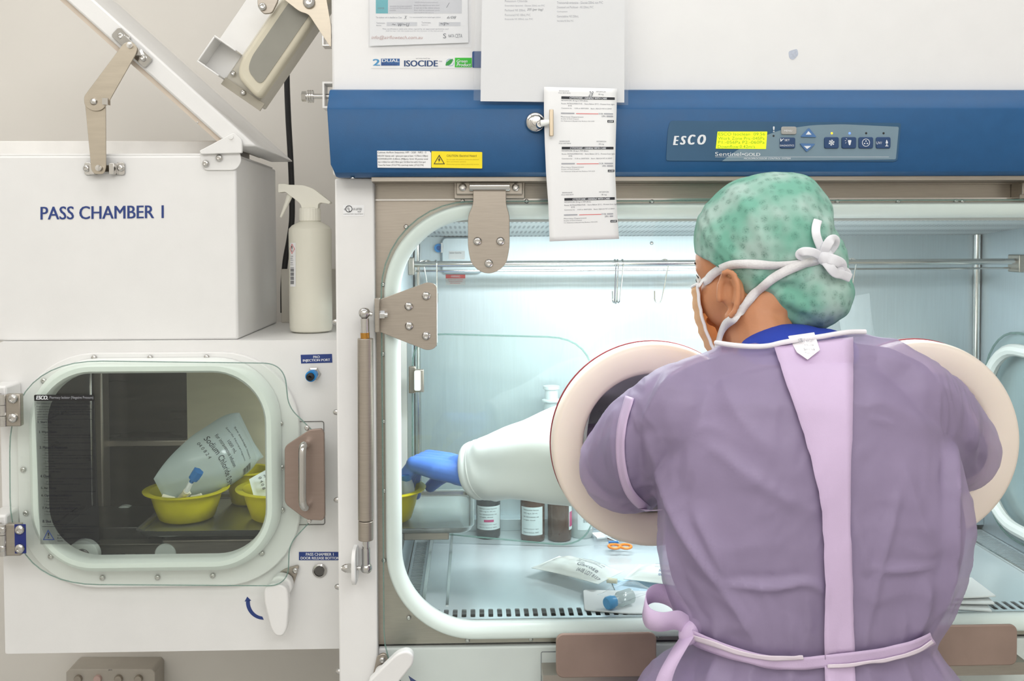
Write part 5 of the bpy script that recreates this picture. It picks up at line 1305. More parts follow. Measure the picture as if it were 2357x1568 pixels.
for i, (c, path, hd, lab) in enumerate(((RC1, arm1, hand1, 'cream glove ring with white sleeve and blue glove around the arm reaching left'), (RC2, arm2, hand2, 'cream glove ring with white sleeve behind the shoulder away from the face'))):
    t_ = thing('glove_port', lab, 'glove port', tuple(c + Vector((0, -.03, 0))), 'glove ports of the isolator window')
    pr = [(.128, .0309), (.156, .0309), (.1615, .036), (RRO, .046), (RRO, .064), (.160, .0715), (.154, .0745), (.135, .0725), (.122, .070), (.1155, .066), (RRI, .060), (RRI, .024), (.1235, .024), (.1235, .0309)]
    r_ = MB().lathe(pr, c, (0, -1, 0), 96, cap=False).build('ring', mring, t_, sharp=50)
    MB().tube([c + Vector((.1632 * math.cos(k * PI / 48), -.0385, .1632 * math.sin(k * PI / 48))) for k in range(96)], .0016, 8, closed=True).build('seal', mored, r_)
    rad = [.112, .106, .083, .063, .0535]
    P = spline([c + Vector((0, -.05, 0)), c + Vector((0, -.02, 0))] + path[1:], 8); Rr = []
    ks = [.1122, .1122] + rad[1:]
    for q in range(len(P)):
        s = q / 8; a = min(int(s), len(ks) - 2); Rr.append(ks[a] + (ks[a + 1] - ks[a]) * (s - a))
    b_ = MB(); loops = []; nrm = None; n = 48
    for q in range(len(P)):
        tt = (P[min(q + 1, len(P) - 1)] - P[max(q - 1, 0)]).normalized()
        if q < 8: tt = tt.lerp(Vector((0, 1, 0)), 1 - q / 8).normalized()
        e1 = (Vector((0, 0, 1)) - tt * tt.z).normalized(); e2 = tt.cross(e1); L_ = []
        for k in range(n):
            a = 2 * PI * k / n; w_ = min(1, q / 10) * (1 if q < len(P) - 5 else .25)
            dr = .0045 * math.sin(3 * a + q * .33 + 1.0) * math.sin(q * .31) * w_ + .003 * math.sin(5 * a - q * .21) * w_
            L_.append(P[q] + (e1 * math.cos(a) + e2 * math.sin(a)) * (Rr[q] + dr))
        loops.append(L_)
    e = (P[-1] - P[-2]).normalized(); last = loops[-1]
    for f_, dd in ((1.015, .002), (1.02, .006), (.99, .012), (.92, .0155), (.72, .0165), (.70, .010)):
        loops.append([P[-1] + (v - P[-1]) * f_ + e * dd for v in last])
    sv = b_.quads(loops).build('sleeve', mslv, t_, sharp=60)
    ringp = [P[-1] + (v - P[-1]) * 1.012 - e * .006 for v in last]
    MB().tube(ringp, .0022, 8, closed=True).build('cuff_band', mslv, sv)
    b_ = MB(); up = Vector((0, 0, 1)) if i == 0 else Vector((.4, .5, .7))
    wr, kn = hd
    chain(b_, [(P[-1] - e * .03, .037), (P[-1] + e * .012, .035), (wr.lerp(kn, .15), .029)])
    hand_shapes(b_, wr, kn, up, Vector((0, 1, 0)), 1.08, .0022, 1)
    me = remesh(b_, .0026, 3, 'glove'); cut(me, lambda p: (p - P[-1]).dot(e) > -.02); link('glove', me, mglv, t_)

# ================================================================ person in the purple gown
per = Vector((W(1850, 1500, -.29).x, -.29, 0))
def E(px, py, Y, r, b, rot=None): return b.ell(W(px, py, Y), r, rot)
TY0 = -.29
def torso(b, grow, rows, Yc=TY0):
    loops = []
    for y, xl, xr, d in rows:
        a = W(xl, y, Yc); c = W(xr, y, Yc); cx = (a.x + c.x) / 2; hx = (c.x - a.x) / 2 + grow; z = (a.z + c.z) / 2
        L_ = []
        for k in range(64):
            t = 2 * PI * k / 64; ct, st = math.cos(t), math.sin(t)
            L_.append((cx + hx * abs(ct) ** .8 * (1 if ct > 0 else -1), Yc + (d + grow) * abs(st) ** .8 * (1 if st > 0 else -1), z))
        loops.append(L_)
    return b.quads(loops, cap0=True, cap1=True)
rows = [(835, 1670, 1990, .075), (860, 1625, 2030, .09), (905, 1570, 2085, .105), (960, 1535, 2135, .112), (1050, 1512, 2185, .118), (1150, 1516, 2212, .120), (1200, 1518, 2220, .120), (1260, 1516, 2215, .116),
        (1330, 1530, 2200, .110), (1400, 1560, 2172, .105), (1450, 1588, 2142, .100), (1475, 1597, 2134, .098), (1500, 1580, 2150, .102), (1530, 1528, 2170, .11), (1568, 1480, 2196, .12), (1640, 1445, 2225, .13), (1760, 1430, 2245, .135), (2050, 1415, 2260, .135), (2200, 1412, 2262, .135)]
sh_l = [(1690, 868, -.28, .046), (1625, 895, -.29, .050), (1575, 935, -.29, .056)]
sh_r = [(1955, 850, -.28, .050), (2020, 868, -.29, .056), (2070, 905, -.29, .064)]
sl_l = [(1575, 950, -.29, .070), (1500, 1015, -.225, .074), (1441, 1070, -.158, .071), (1462, 1058, -.105, .062)]
sl_r = [(2065, 920, -.29, .072), (2130, 970, -.235, .074), (2197, 1035, -.170, .064), (2165, 1040, -.110, .060)]
def caps(b, L_, g=0): return chain(b, [(W(x, y, Y), r + g) for x, y, Y, r in L_], 20)

# ---- body: head, neck, torso, arms, hands, legs in one surface
Hc = W(1748, 592, -.20)
fwd = Vector((-.73, .65, -.21)).normalized(); lft = Vector((0, 0, 1)).cross(fwd).normalized(); upv = fwd.cross(lft).normalized()
HM = Matrix((fwd, lft, upv)).transposed()
def H(f, l_, u): return Hc + fwd * f + lft * l_ + upv * u
def he(b, f, l_, u, r, rot=None): return b.ell(H(f, l_, u), r, HM @ rot if rot else HM, 28, 18)
b_ = MB()
he(b_, -.008, 0, .015, (.094, .074, .090))
he(b_, .030, 0, -.045, (.062, .058, .078)); he(b_, .045, 0, .002, (.050, .060, .056))
he(b_, .050, 0, -.090, (.036, .036, .032)); he(b_, .066, 0, -.105, (.020, .022, .018))
for s in (-1, 1):
    he(b_, .050, s * .031, -.050, (.037, .029, .044)); he(b_, .012, s * .046, -.070, (.040, .018, .036)); he(b_, .070, s * .024, -.002, (.018, .026, .012))
    chain(b_, [(H(.030, s * .052, -.092), .017), (H(.058, s * .026, -.112), .015)])
chain(b_, [(H(.086, 0, -.012), .011), (H(.102, 0, -.040), .012), (H(.104, 0, -.052), .014)])
he(b_, .084, 0, -.078, (.016, .024, .010))
# ears: rim, bowl and lobe
for s in (-1, 1):
    def EP(a, r_): return H(.016 - math.sin(a) * .006 - .002 + .0165 * math.cos(a) * r_ * -1, s * (.0815 + .010 * r_ * (1 if math.cos(a) > -.3 else .45)), -.048 + .031 * math.sin(a) * r_)
    rim = [EP(a, 1.0) for a in [math.radians(v) for v in range(-75, 205, 14)]]
    chain(b_, [(p, .0046) for p in rim], 8)
    chain(b_, [(EP(math.radians(v), .58), .0038) for v in range(-40, 100, 20)], 8)
    he(b_, .016, s * .072, -.046, (.018, .011, .028)); he(b_, .023, s * .080, -.079, (.008, .006, .010)); he(b_, .032, s * .077, -.050, (.005, .005, .007))
chain(b_, [(H(-.024, 0, -.045), .050), (W(1745, 740, -.225), .050), (W(1775, 840, -.262), .046)])
rb = [(y, xl + 40, xr - 40, d - .024) for y, xl, xr, d in rows[:14]] + [(1640, 1590, 2120, .105), (1760, 1600, 2110, .10)]
torso(b_, 0, rb)
caps(b_, sh_l, -.018); caps(b_, sh_r, -.018)
for sl, path, hd, up in ((sl_l, arm1, hand1, Vector((0, 0, 1))), (sl_r, arm2, hand2, Vector((.4, .5, .7)))):
    chain(b_, [(W(x, y, Y), rr_) for (x, y, Y, _), rr_ in zip(sl, (.050, .047, .044, .042))] + [(path[0], .040), (path[1], .039), (path[2], .036), (path[3], .028), (path[4], .022), (hd[0], .020)])
    hand_shapes(b_, hd[0], hd[1], up, Vector((0, 1, 0)), .84, 0, 1)
zh = W(1850, 1740, TY0).z
for s in (-1, 1):
    x = per.x + s * .085
    chain(b_, [((x, TY0, .82), .085), ((x, TY0 + .005, .45), .058), ((x, TY0 - .012, .30), .054), ((x, TY0 - .005, .10), .038), ((x, TY0, .055), .036), ((x + s * .01, TY0 + .10, .035), .030), ((x + s * .012, TY0 + .15, .03), .024)])
mskin = mat('warm brown skin', (202, 140, 100), .5, var=.06, nscale=26, bump=.12, bscale=320, sss=.12)
body = link('person', remesh(b_, .0034, 3, 'person'), mskin)
body.data.materials.clear(); body.data.materials.append(mskin)
tag(body, 'person seen from behind in purple gown, green cap and mask, reaching into the isolator', 'person')

# ---- eyes and brows
def brow_f(l_, u): return .045 + .050 * math.sqrt(max(.05, 1 - (l_ / .060) ** 2 - ((u - .002) / .056) ** 2))
for s in (-1, 1):
    ey = MB().ell(H(.0785, s * .031, -.016), .0108, nu=16, nv=12).build('eye', mat('eye white', (235, 232, 226), .2), body)
    MB().ell(H(.0862, s * .0322, -.0165), .0044, nu=14, nv=10).build('iris', M_ink, ey)
    MB().tube([H(brow_f(.031 + .004 * k, -.010) + .002, s * (.031 + .004 * k), -.0085 - .0006 * k * k) for k in range(-3, 4)], .0010, 6).build('eyelash', M_ink, ey)
    MB().tube([H(brow_f(.028 + .006 * k, .010) + .0005, s * (.028 + .006 * k), .010 - .0006 * k * k) for k in range(-2, 3)], .0014, 6).build('eyebrow', mat('dark brow', (40, 30, 26), .7), body)

# ---- helper: what a pixel meets on a mesh
def bvh_of(*ms):
    V, Fc = [], []
    for me, M in ms:
        o = len(V); V += [M @ v.co for v in me.vertices]; Fc += [[i + o for i in p.vertices] for p in me.polygons]
    return BVHTree.FromPolygons(V, Fc)
I4 = Matrix.Identity(4)
def hit(bv, px, py, off, Yd=-.35):
    d = ray(px, py).normalized()
    p, n, _, _ = bv.ray_cast(CAMP, d)
    if p is None: 
        q = W(px, py, Yd); r = bv.find_nearest(q); p, n = r[0], r[1]
        return p.lerp(q, .0) + (q - p).normalized() * off
    if n.dot(d) > 0: n = -n
    return p + (n * .5 - d * .5).normalized() * off
def loc(p): q = p - Hc; return q.dot(fwd), q.dot(lft), q.dot(upv)
def lerpc(tab, x):
    if x <= tab[0][0]: return tab[0][1]
    for (a, b2), (c, d) in zip(tab, tab[1:]):
        if x <= c: return b2 + (d - b2) * (x - a) / (c - a)
    return tab[-1][1]
border = [(-.14, -.30), (-.06, -.25), (-.045, -.110), (-.020, -.092), (.002, -.066), (.010, -.030), (.024, -.012), (.045, .006), (.07, .018), (.09, .028), (.12, .04)]

# ---- hair under the cap
b_ = MB(); he(b_, -.010, 0, .018, (.095, .075, .091))
hm = remesh(b_, .004, 2, 'hair')
def hk(p):
    f, l_, u = loc(p); return u > lerpc(border, f) - (.034 if .020 < f < .070 and abs(l_) > .03 else -.002)
link('hair', cut(hm, hk), mat('dark hair', (44, 32, 28), .6, var=.3, nscale=60, stretch=(1, 1, 6)), body)

# ---- surgical cap
mcapg = mat('mint cap fabric', (140, 214, 190), .75, var=.03, transl=.3, bump=.1, bscale=300)
nt = mcapg.node_tree; N = nt.nodes; L = nt.links
tc = N.new('ShaderNodeTexCoord'); vo = N.new('ShaderNodeTexVoronoi'); vo.inputs['Scale'].default_value = 76; vo.inputs['Randomness'].default_value = .45
v2 = N.new('ShaderNodeTexVoronoi'); v2.inputs['Scale'].default_value = 420
nz = N.new('ShaderNodeTexNoise'); nz.inputs['Scale'].default_value = 16
L.new(tc.outputs['Object'], vo.inputs['Vector']); L.new(tc.outputs['Object'], v2.inputs['Vector']); L.new(tc.outputs['Object'], nz.inputs['Vector'])
cr = N.new('ShaderNodeValToRGB'); cr.color_ramp.elements[0].position = .20; cr.color_ramp.elements[1].position = .52
cr.color_ramp.elements[0].color = (1, 1, 1, 1); cr.color_ramp.elements[1].color = (0, 0, 0, 1)
L.new(vo.outputs['Distance'], cr.inputs[0])
c2 = N.new('ShaderNodeValToRGB'); c2.color_ramp.elements[0].position = .15; c2.color_ramp.elements[1].position = .55
c2.color_ramp.elements[0].color = (1, 1, 1, 1); c2.color_ramp.elements[1].color = (.35, .35, .35, 1)
L.new(v2.outputs['Distance'], c2.inputs[0])
ml = N.new('ShaderNodeMath'); ml.operation = 'MULTIPLY'; L.new(cr.outputs[0], ml.inputs[0]); L.new(c2.outputs[0], ml.inputs[1])
m3 = N.new('ShaderNodeMath'); m3.operation = 'MULTIPLY'; m3.inputs[1].default_value = .75; L.new(ml.outputs[0], m3.inputs[0])
mixc = N.new('ShaderNodeMix'); mixc.data_type = 'RGBA'
base = N.new('ShaderNodeValToRGB'); base.color_ramp.elements[0].color = lin((142, 208, 186)); base.color_ramp.elements[1].color = lin((202, 230, 220)); base.color_ramp.elements[0].position = .38; base.color_ramp.elements[1].position = .62
L.new(nz.outputs['Fac'], base.inputs[0]); L.new(m3.outputs[0], mixc.inputs[0]); L.new(base.outputs[0], mixc.inputs[6]); mixc.inputs[7].default_value = lin((92, 146, 128))
for nd in list(N):
    if nd.type == 'BSDF_PRINCIPLED': L.new(mixc.outputs[2], nd.inputs['Base Color'])
    if nd.type == 'BSDF_TRANSLUCENT': L.new(mixc.outputs[2], nd.inputs[0])
b_ = MB(); he(b_, -.010, 0, .020, (.103, .083, .099)); E(1868, 672, -.237, (.058, .055, .054), b_); E(1840, 610, -.225, (.066, .064, .074), b_); E(1800, 500, -.21, (.070, .070, .066), b_)
E(1812, 668, -.225, (.052, .055, .048), b_)
cm = remesh(b_, .0034, 5, 'surgical_cap')
KN = (1893, 592)
def seg_d(px, py, a, b2):
    ax, ay = a; bx, by = b2; vx, vy = bx - ax, by - ay; t = max(0, min(1, ((px - ax) * vx + (py - ay) * vy) / (vx * vx + vy * vy + 1e-9)))
    return math.hypot(px - ax - vx * t, py - ay - vy * t)
RT = np.array(ROT.transposed())
def field(me, lines, sharp=False):
    n = len(me.vertices); co = np.empty(n * 3); me.vertices.foreach_get('co', co); co = co.reshape(-1, 3)
    q = (co - np.array(CAMP)) @ RT.T
    px = PPX + F * q[:, 0] / -q[:, 2]; py = PPY - F * q[:, 1] / -q[:, 2]
    hi = np.zeros(n); lo = np.zeros(n)
    for pts, amp, wd in lines:
        P = [(p.x, p.y) for p in spline([(x, y, 0) for x, y in pts], 4)]
        d = np.full(n, 1e9); tt = np.zeros(n)
        for k, ((ax, ay), (bx, by)) in enumerate(zip(P, P[1:])):
            vx, vy = bx - ax, by - ay
            t = np.clip(((px - ax) * vx + (py - ay) * vy) / (vx * vx + vy * vy + 1e-9), 0, 1)
            dd = np.hypot(px - ax - vx * t, py - ay - vy * t)
            tt = np.where(dd < d, (k + t) / (len(P) - 1), tt); d = np.minimum(d, dd)
        s_ = np.clip(1 - d / (wd * 2.4), 0, 1) ** 2 if sharp else np.exp(-(d / wd) ** 2)
        s_ = s_ * np.sin(np.clip(tt, .04, .96) * PI) ** .5 * amp
        hi = np.maximum(hi, s_); lo = np.minimum(lo, s_)
    return hi + lo, px, py, co
caplines = [([(1690, 440), (1730, 500), (1760, 560), (1780, 610)], .006, 9), ([(1610, 500), (1640, 560), (1690, 610)], .004, 7), ([(1625, 470), (1660, 560), (1720, 605)], .004, 6), ([(1760, 420), (1790, 500), (1790, 570)], .005, 8), ([(1670, 520), (1720, 590), (1760, 612)], -.005, 9),
            ([(1880, 610), (1900, 660), (1920, 740)], .005, 7), ([(1870, 620), (1880, 700), (1895, 750)], .004, 7), ([(1790, 640), (1850, 640), (1890, 660), (1905, 720)], .007, 9), ([(1730, 620), (1800, 680), (1870, 720)], .006, 9), ([(1720, 680), (1780, 720), (1850, 745)], .005, 8), ([(1800, 660), (1860, 680), (1900, 690)], -.005, 8), ([(1780, 600), (1740, 640), (1715, 690)], .004, 8),
            ([(1720, 605), (1800, 612), (1880, 600)], -.005, 7), ([(1720, 690), (1790, 635), (1870, 605)], -.005, 7), ([(1905, 500), (1900, 560)], .004, 8), ([(1840, 440), (1860, 520), (1880, 570)], .003, 9)]
fd, px_, py_, _ = field(cm, [(a, b2 * (1.7 if b2 > 0 else .6), c * .9) for a, b2, c in caplines], True)
for v, s_, px, py in zip(cm.vertices, fd, px_, py_):
    n = v.normal.copy()
    a = math.atan2(py - KN[1], px - KN[0]); r_ = math.hypot(px - KN[0], py - KN[1])
    s_ += .0022 * math.sin(a * 17 + 2 * noise.noise(v.co * 14)) * math.exp(-r_ / 150) * (1 - math.exp(-(r_ / 45) ** 2)) + .0022 * noise.noise(v.co * 26)
    v.co += n * float(s_)
def ease(me, n, f=.5):
    bm = bmesh.new(); bm.from_mesh(me)
    for _ in range(n): bmesh.ops.smooth_vert(bm, verts=bm.verts, factor=f, use_axis_x=True, use_axis_y=True, use_axis_z=True)
    bm.to_mesh(me); bm.free()
ease(cm, 5)
def ck(p):
    f, l_, u = loc(p); return u > lerpc(border, f) + (.0 if l_ > 0 else -.01)
cap_o = link('surgical_cap', cut(cm, ck), mcapg, body, solid=.0008)
capb = bvh_of((cm, I4), (body.data, I4))

# ---- ribbons laid on what is under them
def ribbon(name, pts, wd, bv, m, parent, off=.0025, n=10, solid=.0008, Yd=-.35, taper=None):
    P = [(p.x, p.y) for p in spline([(x, y, 0) for x, y in pts], n)]
    b_ = MB(); rows_ = []
    for i, (x, y) in enumerate(P):
        a = P[max(0, i - 1)]; c = P[min(len(P) - 1, i + 1)]; tx, ty = c[0] - a[0], c[1] - a[1]; l_ = math.hypot(tx, ty) or 1
        nx, ny = -ty / l_, tx / l_; w_ = wd if taper is None else wd * (taper[0] + (taper[1] - taper[0]) * i / (len(P) - 1))
        rows_.append([hit(bv, x + nx * w_ * t, y + ny * w_ * t, off, Yd) for t in (-.5, -.25, 0, .25, .5)])
    for _ in range(3):
        rows_ = [rows_[0]] + [[rows_[i][j] * .5 + (rows_[i - 1][j] + rows_[i + 1][j]) * .25 for j in range(5)] for i in range(1, len(rows_) - 1)] + [rows_[-1]]
    return b_.quads(rows_, closed=False).build(name, m, parent, solid=solid)
mstrap = mat('white woven tape', (238, 236, 236), .75, var=.03, nscale=300, bump=.3, bscale=500)
def strap3(name, pts3, wd, m, parent):  # free ribbon through 3-D points, lying flat to the viewer's side
    P = spline(pts3, 8); b_ = MB(); rows_ = []
    for i, p in enumerate(P):
        t = (P[min(i + 1, len(P) - 1)] - P[max(0, i - 1)]).normalized(); s = t.cross(Vector((.25, 1, 0))).normalized()
        rows_.append([p + s * wd * k for k in (-.5, 0, .5)])
    return b_.quads(rows_, closed=False).build(name, m, parent, solid=.0008)
def strap(name, pts, wd, bv, m, parent, off, start):
    C_ = [hit(bv, p.x, p.y, off) for p in spline([(x, y, 0) for x, y in pts], 12)]
    C_[0] = start.copy()
    for k in range(1, 8): C_[k] = start.lerp(C_[8], k / 8) - ray(*PX(C_[k])).normalized() * .004
    for _ in range(6): C_ = [C_[0]] + [C_[i] * .5 + (C_[i - 1] + C_[i + 1]) * .25 for i in range(1, len(C_) - 1)] + [C_[-1]]
    N_ = []
    for c in C_:
        q, n, _, _ = bv.find_nearest(c); n = n if n.dot(c - CAMP) < 0 else -n; N_.append(n)
    for _ in range(8): N_ = [N_[0]] + [(N_[i] * .5 + (N_[i - 1] + N_[i + 1]) * .25).normalized() for i in range(1, len(N_) - 1)] + [N_[-1]]
    rows_ = []
    for i, c in enumerate(C_):
        t = (C_[min(i + 1, len(C_) - 1)] - C_[max(0, i - 1)]).normalized(); s_ = t.cross(N_[i]).normalized() * wd * .0006
        rows_.append([c - s_ * .5 - N_[i] * .0006, c, c + s_ * .5 - N_[i] * .0006])
    return MB().quads(rows_, closed=False).build(name, m, parent, solid=.0009)
# mask
mmask = mat('peach pleated mask', (246, 206, 160), .8, var=.03, transl=.35, bump=.25, bscale=160)
b_ = MB(); g = []
for i in range(15):
    u = -.020 - .104 * i / 14; row = []
    for j in range(33):
        ph = math.radians(-52 + 104 * j / 32)
        k = 1 - .35 * (i / 14) ** 2
        fr = .014 + (.093 + .007 * math.sin(PI * i / 14)) * (.80 + .20 * k); lr = (.074 - .010 * (i / 14) ** 2)
        pl = .0014 * math.sin(i * 2.2) * math.cos(ph) ** 2
        row.append(H(.012 + (fr - .012 + pl) * math.cos(ph) ** .85, (lr + pl) * math.sin(ph), u - .006 * math.cos(ph)))
    g.append(row)
mk_ = b_.quads(g, closed=False).build('face_mask', mmask, body, solid=.0016)
for nm, row in (('mask_binding', [r[-1] for r in g]), ('mask_binding', [r[0] for r in g]), ('mask_binding', g[0]), ('mask_binding', g[-1])):
    MB().tube(row, .0024, 8).build(nm, mstrap, mk_)
allb = bvh_of((cm, I4), (body.data, I4))
tl0 = g[0][-1]; bl0 = g[-1][-1]
a0 = PX(tl0); a1 = PX(bl0); print('MASK', a0, a1, PX(H(.018, .085, -.048)))
strap('mask_tie', [a0, (a0[0] + 22, a0[1] - 8), (1640, 632), (1666, 616), (1700, 607), (1780, 610), (1850, 606), (1888, 596)], 21, allb, mstrap, mk_, .004, tl0)
strap('mask_tie', [a1, (1672, 748), (1712, 706), (1760, 655), (1800, 628), (1850, 606), (1888, 594)], 21, allb, mstrap, mk_, .006, bl0)
kd = hit(allb, 1893, 592, .006)
def kp(px, py, dy=0): q = W(px, py, kd.y + dy); return q
mbow = mat('soft white tie', (236, 236, 240), .9, bump=.7, bscale=60)
for nm, wd, pts in (('bow_tail', .012, [(1893, 592, -.004), (1889, 570, -.010), (1880, 545, -.012), (1878, 525, -.008), (1883, 506, -.004)]),
                    ('bow_loop', .013, [(1893, 592, -.004), (1901, 570, -.016), (1912, 553, -.018), (1922, 552, -.010), (1920, 564, -.002), (1906, 582, .002)]),
                    ('bow_loop', .012, [(1893, 592, -.004), (1872, 581, -.016), (1850, 579, -.016), (1840, 586, -.010), (1850, 592, -.004), (1880, 594, -.001)]),
                    ('bow_loop', .015, [(1893, 592, -.006), (1915, 597, -.018), (1934, 606, -.014), (1936, 616, -.004), (1918, 614, .002), (1900, 602, .002)]),
                    ('bow_tail', .013, [(1895, 595, -.004), (1908, 612, -.016), (1922, 628, -.014), (1938, 632, -.006), (1958, 640, .004)]),
                    ('bow_tail', .012, [(1897, 595, -.002), (1916, 608, -.010), (1938, 620, -.006), (1950, 630, .002), (1944, 644, .006)])):
    o = strap3(nm, [kp(*p) for p in pts], wd, mbow, cap_o)
    o.modifiers['solid'].thickness = .0032; o.modifiers.new('sub', 'SUBSURF').render_levels = 2
MB().ell(kd + Vector((0, -.006, 0)), (.011, .010, .012)).build('bow_knot', mbow, cap_o)

# ---- scrub top
mscr = mat('dark scrub cloth', (62, 58, 82), .85, var=.12, bump=.2, bscale=60)
msc2 = mat('royal blue scrub collar', (34, 62, 168), .8, var=.06, bump=.25, bscale=160)
b_ = MB(); rs = [(y, xl + 18, xr - 16, d - .017) for y, xl, xr, d in rows[:14]] + [(1640, 1570, 2130, .115)]
torso(b_, 0, rs); caps(b_, sh_l, -.012); caps(b_, sh_r, -.012); caps(b_, sl_l[:3], -.018); caps(b_, sl_r[:3], -.018)
link('scrub_top', remesh(b_, .007, 2, 'scrub_top'), mscr, body)
b_ = MB(); b_.ell(W(1824, 820, -.275), (.076, .056, .045), Matrix.Rotation(.03, 3, 'Y')); b_.ell(W(1890, 822, -.28), (.052, .052, .040))
link('scrub_collar', remesh(b_, .004, 2, 'scrub_collar'), msc2, body)
for s in (-1, 1):
    x = per.x + s * .085
    chain_b = MB(); chain(chain_b, [((x, TY0, .74), .094), ((x, TY0 + .005, .45), .072), ((x, TY0 - .006, .14), .060)])
    link('trouser_leg', remesh(chain_b, .008, 2, 'trouser_leg'), mscr, body)
    sb_ = MB().ell((x + s * .008, TY0 + .06, .0), (.048, .13, .085)); sb_.box(x - .2, x + .2, TY0 - .3, TY0 + .4, -.2, 0) if False else None
    me = remesh(sb_, .006, 2, 'shoe'); cut(me, lambda p: p.z > .001)
    link('shoe', me, mat('white clog', (225, 225, 222), .4), body, solid=.003)

# ---- gown
mgown = mat('lavender gown fabric', (188, 170, 206), .5, var=.06, nscale=9, bump=.55, bscale=38, alpha=.64, transl=.12)
mgow2 = mat('double gown fabric', (222, 198, 231), .5, var=.04, nscale=10, bump=.18, bscale=700, transl=.12)
b_ = MB(); torso(b_, 0, rows); caps(b_, sh_l); caps(b_, sh_r); caps(b_, sl_l); caps(b_, sl_r)
for sl, path in ((sl_l, arm1), (sl_r, arm2)): chain(b_, [(W(*sl[-1][:3]), .060), (path[0], .056), (path[1], .052), (path[2], .047)], 20)
caps(b_, [(1690, 866, -.298, .046), (1780, 872, -.308, .046), (1870, 858, -.308, .047), (1955, 848, -.29, .050)])
gm = remesh(b_, .0045, 4, 'gown')
glines = [([(1600, 835), (1540, 880), (1490, 960), (1480, 990)], .007, 18), ([(1525, 850), (1500, 900), (1482, 975)], -.006, 10), ([(1480, 985), (1472, 1050), (1478, 1120)], -.009, 13), ([(1420, 950), (1418, 1050), (1440, 1150)], .004, 12), ([(1460, 930), (1446, 1040), (1462, 1140), (1500, 1170)], .006, 10),
          ([(1482, 990), (1510, 1060), (1560, 1190), (1610, 1280), (1680, 1380), (1740, 1480)], .010, 16), ([(1560, 1290), (1600, 1400), (1640, 1440)], -.008, 16), ([(1530, 1230), (1545, 1330), (1580, 1440)], .006, 12), ([(1600, 1180), (1640, 1260), (1670, 1330)], .008, 18),
          ([(1640, 1342), (1760, 1352), (1850, 1338), (1895, 1356)], .007, 9), ([(1680, 1328), (1780, 1330), (1850, 1322)], -.006, 10), ([(1850, 1345), (1858, 1420), (1850, 1490)], .004, 9),
          ([(1985, 1300), (2060, 1312), (2150, 1304)], .006, 9), ([(1965, 1180), (1990, 1300), (2000, 1312)], .005, 9), ([(2190, 1000), (2192, 1150), (2188, 1300), (2170, 1400)], .010, 11), ([(2172, 1010), (2176, 1180)], -.006, 10), ([(2235, 960), (2240, 1040)], .007, 11), ([(2262, 990), (2255, 1080)], -.006, 9),
          ([(2080, 1080), (2110, 1180), (2150, 1260)], .006, 14), ([(2070, 1120), (2030, 1280), (1985, 1480)], .006, 10), ([(2130, 1330), (2125, 1400), (2100, 1470)], .008, 14), ([(1990, 900), (2080, 960), (2180, 1000)], .004, 25), ([(1640, 820), (1700, 960), (1790, 1050)], .004, 22), ([(1620, 1020), (1760, 1120), (1870, 1180)], .004, 16), ([(2000, 960), (2060, 980)], .004, 8)]
for k in range(13): 
    x = 1610 + k * 42; glines.append(([(x, 1505 + 16 * math.sin(k * .26)), (x + (x - 1860) * .12, 1600), (x + (x - 1860) * .2, 1760)], (.006 if k % 2 else -.006), 13))
    if k % 2: glines.append(([(x, 1495 + 14 * math.sin(k * .26)), (x + (x - 1860) * .05, 1420)], .004, 10))
fd, _, _, _ = field(gm, [(a, b2 * (1.4 if b2 > 0 else .75), c) for a, b2, c in glines], True)
nr = [v.normal.copy() for v in gm.vertices]
for v, n, s_ in zip(gm.vertices, nr, fd):
    c = v.co
    s_ = (float(s_) if n.y < .1 else 0) + .0045 * noise.noise(c * 8) + .0022 * noise.noise(c * 21)
    q = noise.noise(Vector((c.x * 30 + 4 * noise.noise(c * 7), c.y * 20, c.z * 16)))
    s_ += .0020 * (1 - abs(q) * 3 if abs(q) < .33 else 0)
    v.co += n * s_
ease(gm, 1)
gown = link('gown', gm, mgown, body)
# clip the gown where it starts: open neck line
gbv = bvh_of((gm, I4))
nb = []
for x, y in [(p.x, p.y) for p in spline([(x, y, 0) for x, y in ((1648, 789), (1690, 795), (1735, 798), (1770, 796), (1800, 789), (1840, 782), (1890, 775), (1950, 765), (1992, 764))], 6)]:
    h = hit(gbv, x, y + 14, 0); nb.append(W(x, y, h.y - .003))
MB().tube(nb, .0034, 10).build('neck_binding', mat('white binding', (240, 236, 240), .7), gown)
# overlapping back panel, belt, tag
def sheet(name, Lp, Rp, bv, m, parent, off, n=28, k=7, solid=.0007):
    L_ = spline([(x, y, 0) for x, y in Lp], 8); R_ = spline([(x, y, 0) for x, y in Rp], 8); g = []
    for i in range(n + 1):
        t = i / n; a = L_[min(len(L_) - 1, int(t * (len(L_) - 1)))]; c = R_[min(len(R_) - 1, int(t * (len(R_) - 1)))]
        g.append([hit(bv, a.x + (c.x - a.x) * j / k, a.y + (c.y - a.y) * j / k, off * (1 if j else 1.6)) for j in range(k + 1)])
    return MB().quads(g, closed=False).build(name, m, parent, solid=solid)
sheet('back_panel', [(1782, 801), (1806, 880), (1848, 1000), (1882, 1130), (1894, 1250), (1897, 1380), (1899, 1515)], [(1962, 780), (1962, 880), (1960, 1000), (1956, 1100), (1958, 1250), (1962, 1380), (1966, 1510)], gbv, mgow2, gown, .005, n=44)
sheet('back_panel_hem', [(1899, 1530), (1905, 1620), (1912, 1720)], [(1966, 1528), (1972, 1620), (1980, 1720)], gbv, mgow2, gown, .005, n=14)
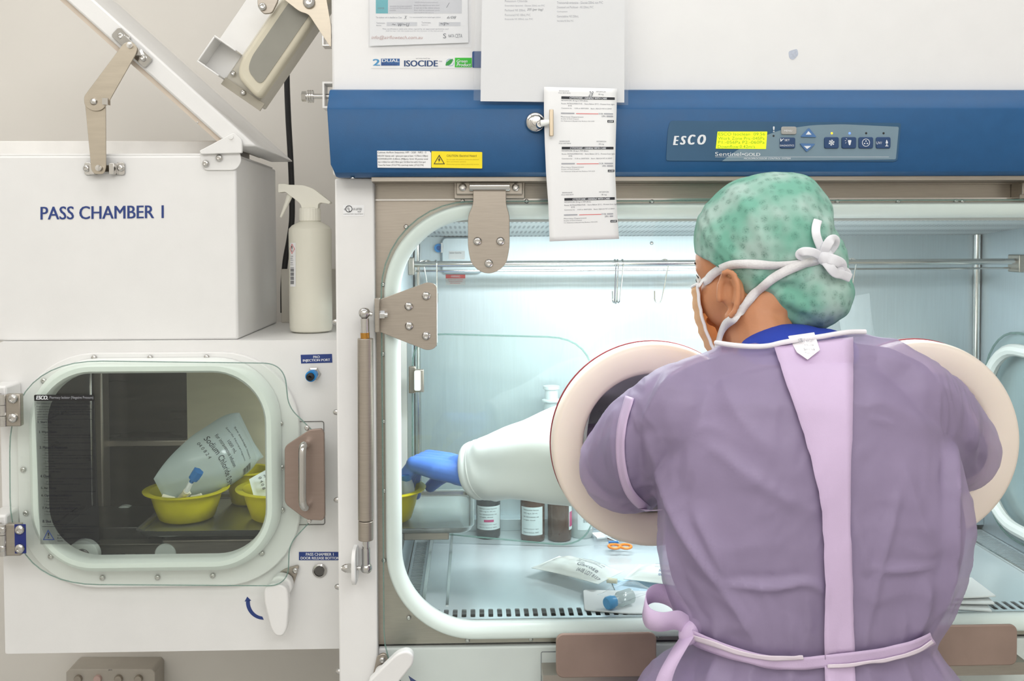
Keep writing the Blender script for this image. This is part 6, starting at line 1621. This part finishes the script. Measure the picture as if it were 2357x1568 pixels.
bl = ribbon('belt', [(1590, 1458), (1640, 1482), (1700, 1503), (1760, 1518), (1830, 1524), (1900, 1518), (1970, 1510), (2040, 1500), (2100, 1484), (2140, 1464)], 30, gbv, mgow2, gown, .008, n=8)
ribbon('belt_piping', [(1598, 1460), (1650, 1478), (1700, 1496), (1760, 1508), (1820, 1509), (1845, 1507)], 11, gbv, mat('pale piping', (236, 222, 234), .6), bl, .0105, n=8)
ribbon('belt_piping', [(1905, 1530), (1970, 1523), (2040, 1512), (2100, 1494), (2138, 1470)], 9, gbv, MATS['pale piping'], bl, .0105, n=8)
kx = W(1588, 1455, -.33)
MB().ell(kx, (.014, .012, .019), Matrix.Rotation(.5, 3, 'Y')).build('belt_knot', mgow2, bl)
def loop3(pts): return [W(x, y, Y) for x, y, Y in pts]
def band(name, pts, wdv, m, parent):
    P = spline(pts, 8); b_ = MB()
    return b_.quads([[p - wdv * .5, p, p + wdv * .5] for p in P], closed=False).build(name, m, parent, solid=.0008)
band('belt_loop', loop3([(1588, 1445, -.33), (1560, 1428, -.34), (1520, 1432, -.35), (1490, 1420, -.345), (1484, 1385, -.325), (1508, 1366, -.30), (1545, 1376, -.295), (1575, 1410, -.31), (1592, 1450, -.32)]), Vector((.004, -.004, .027)), mgow2, bl)
band('belt_tail', loop3([(1586, 1460, -.335), (1560, 1500, -.35), (1530, 1560, -.36), (1515, 1640, -.36)]), Vector((.022, -.006, .010)), mgow2, bl)
tagm = [(1816, 786), (1876, 776), (1886, 812), (1858, 833), (1832, 818)]
tp_ = [hit(gbv, x, y, .011) for x, y in tagm]
me = bpy.data.meshes.new('neck_tag'); me.from_pydata(tp_, [], [list(range(5))]); tg = link('neck_tag', me, mat('white tag', (246, 242, 244), .7), gown, solid=.0006)
lettering([('LEVEL 2 GOWN', 1836, 791, 1874, 798), ('X-Large', 1852, 802, 1872, 806), ('Non Sterile', 1850, 810, 1874, 814), ('Single use', 1852, 818, 1870, 821)], M_lgrey, tg, 0, place=lambda a, b2: hit(gbv, a, b2, .0135))
# sleeve seam strip
ribbon('sleeve_seam', [(1452, 915), (1432, 985), (1430, 1060), (1448, 1130), (1490, 1172)], 20, gbv, mgow2, gown, .003, n=8)
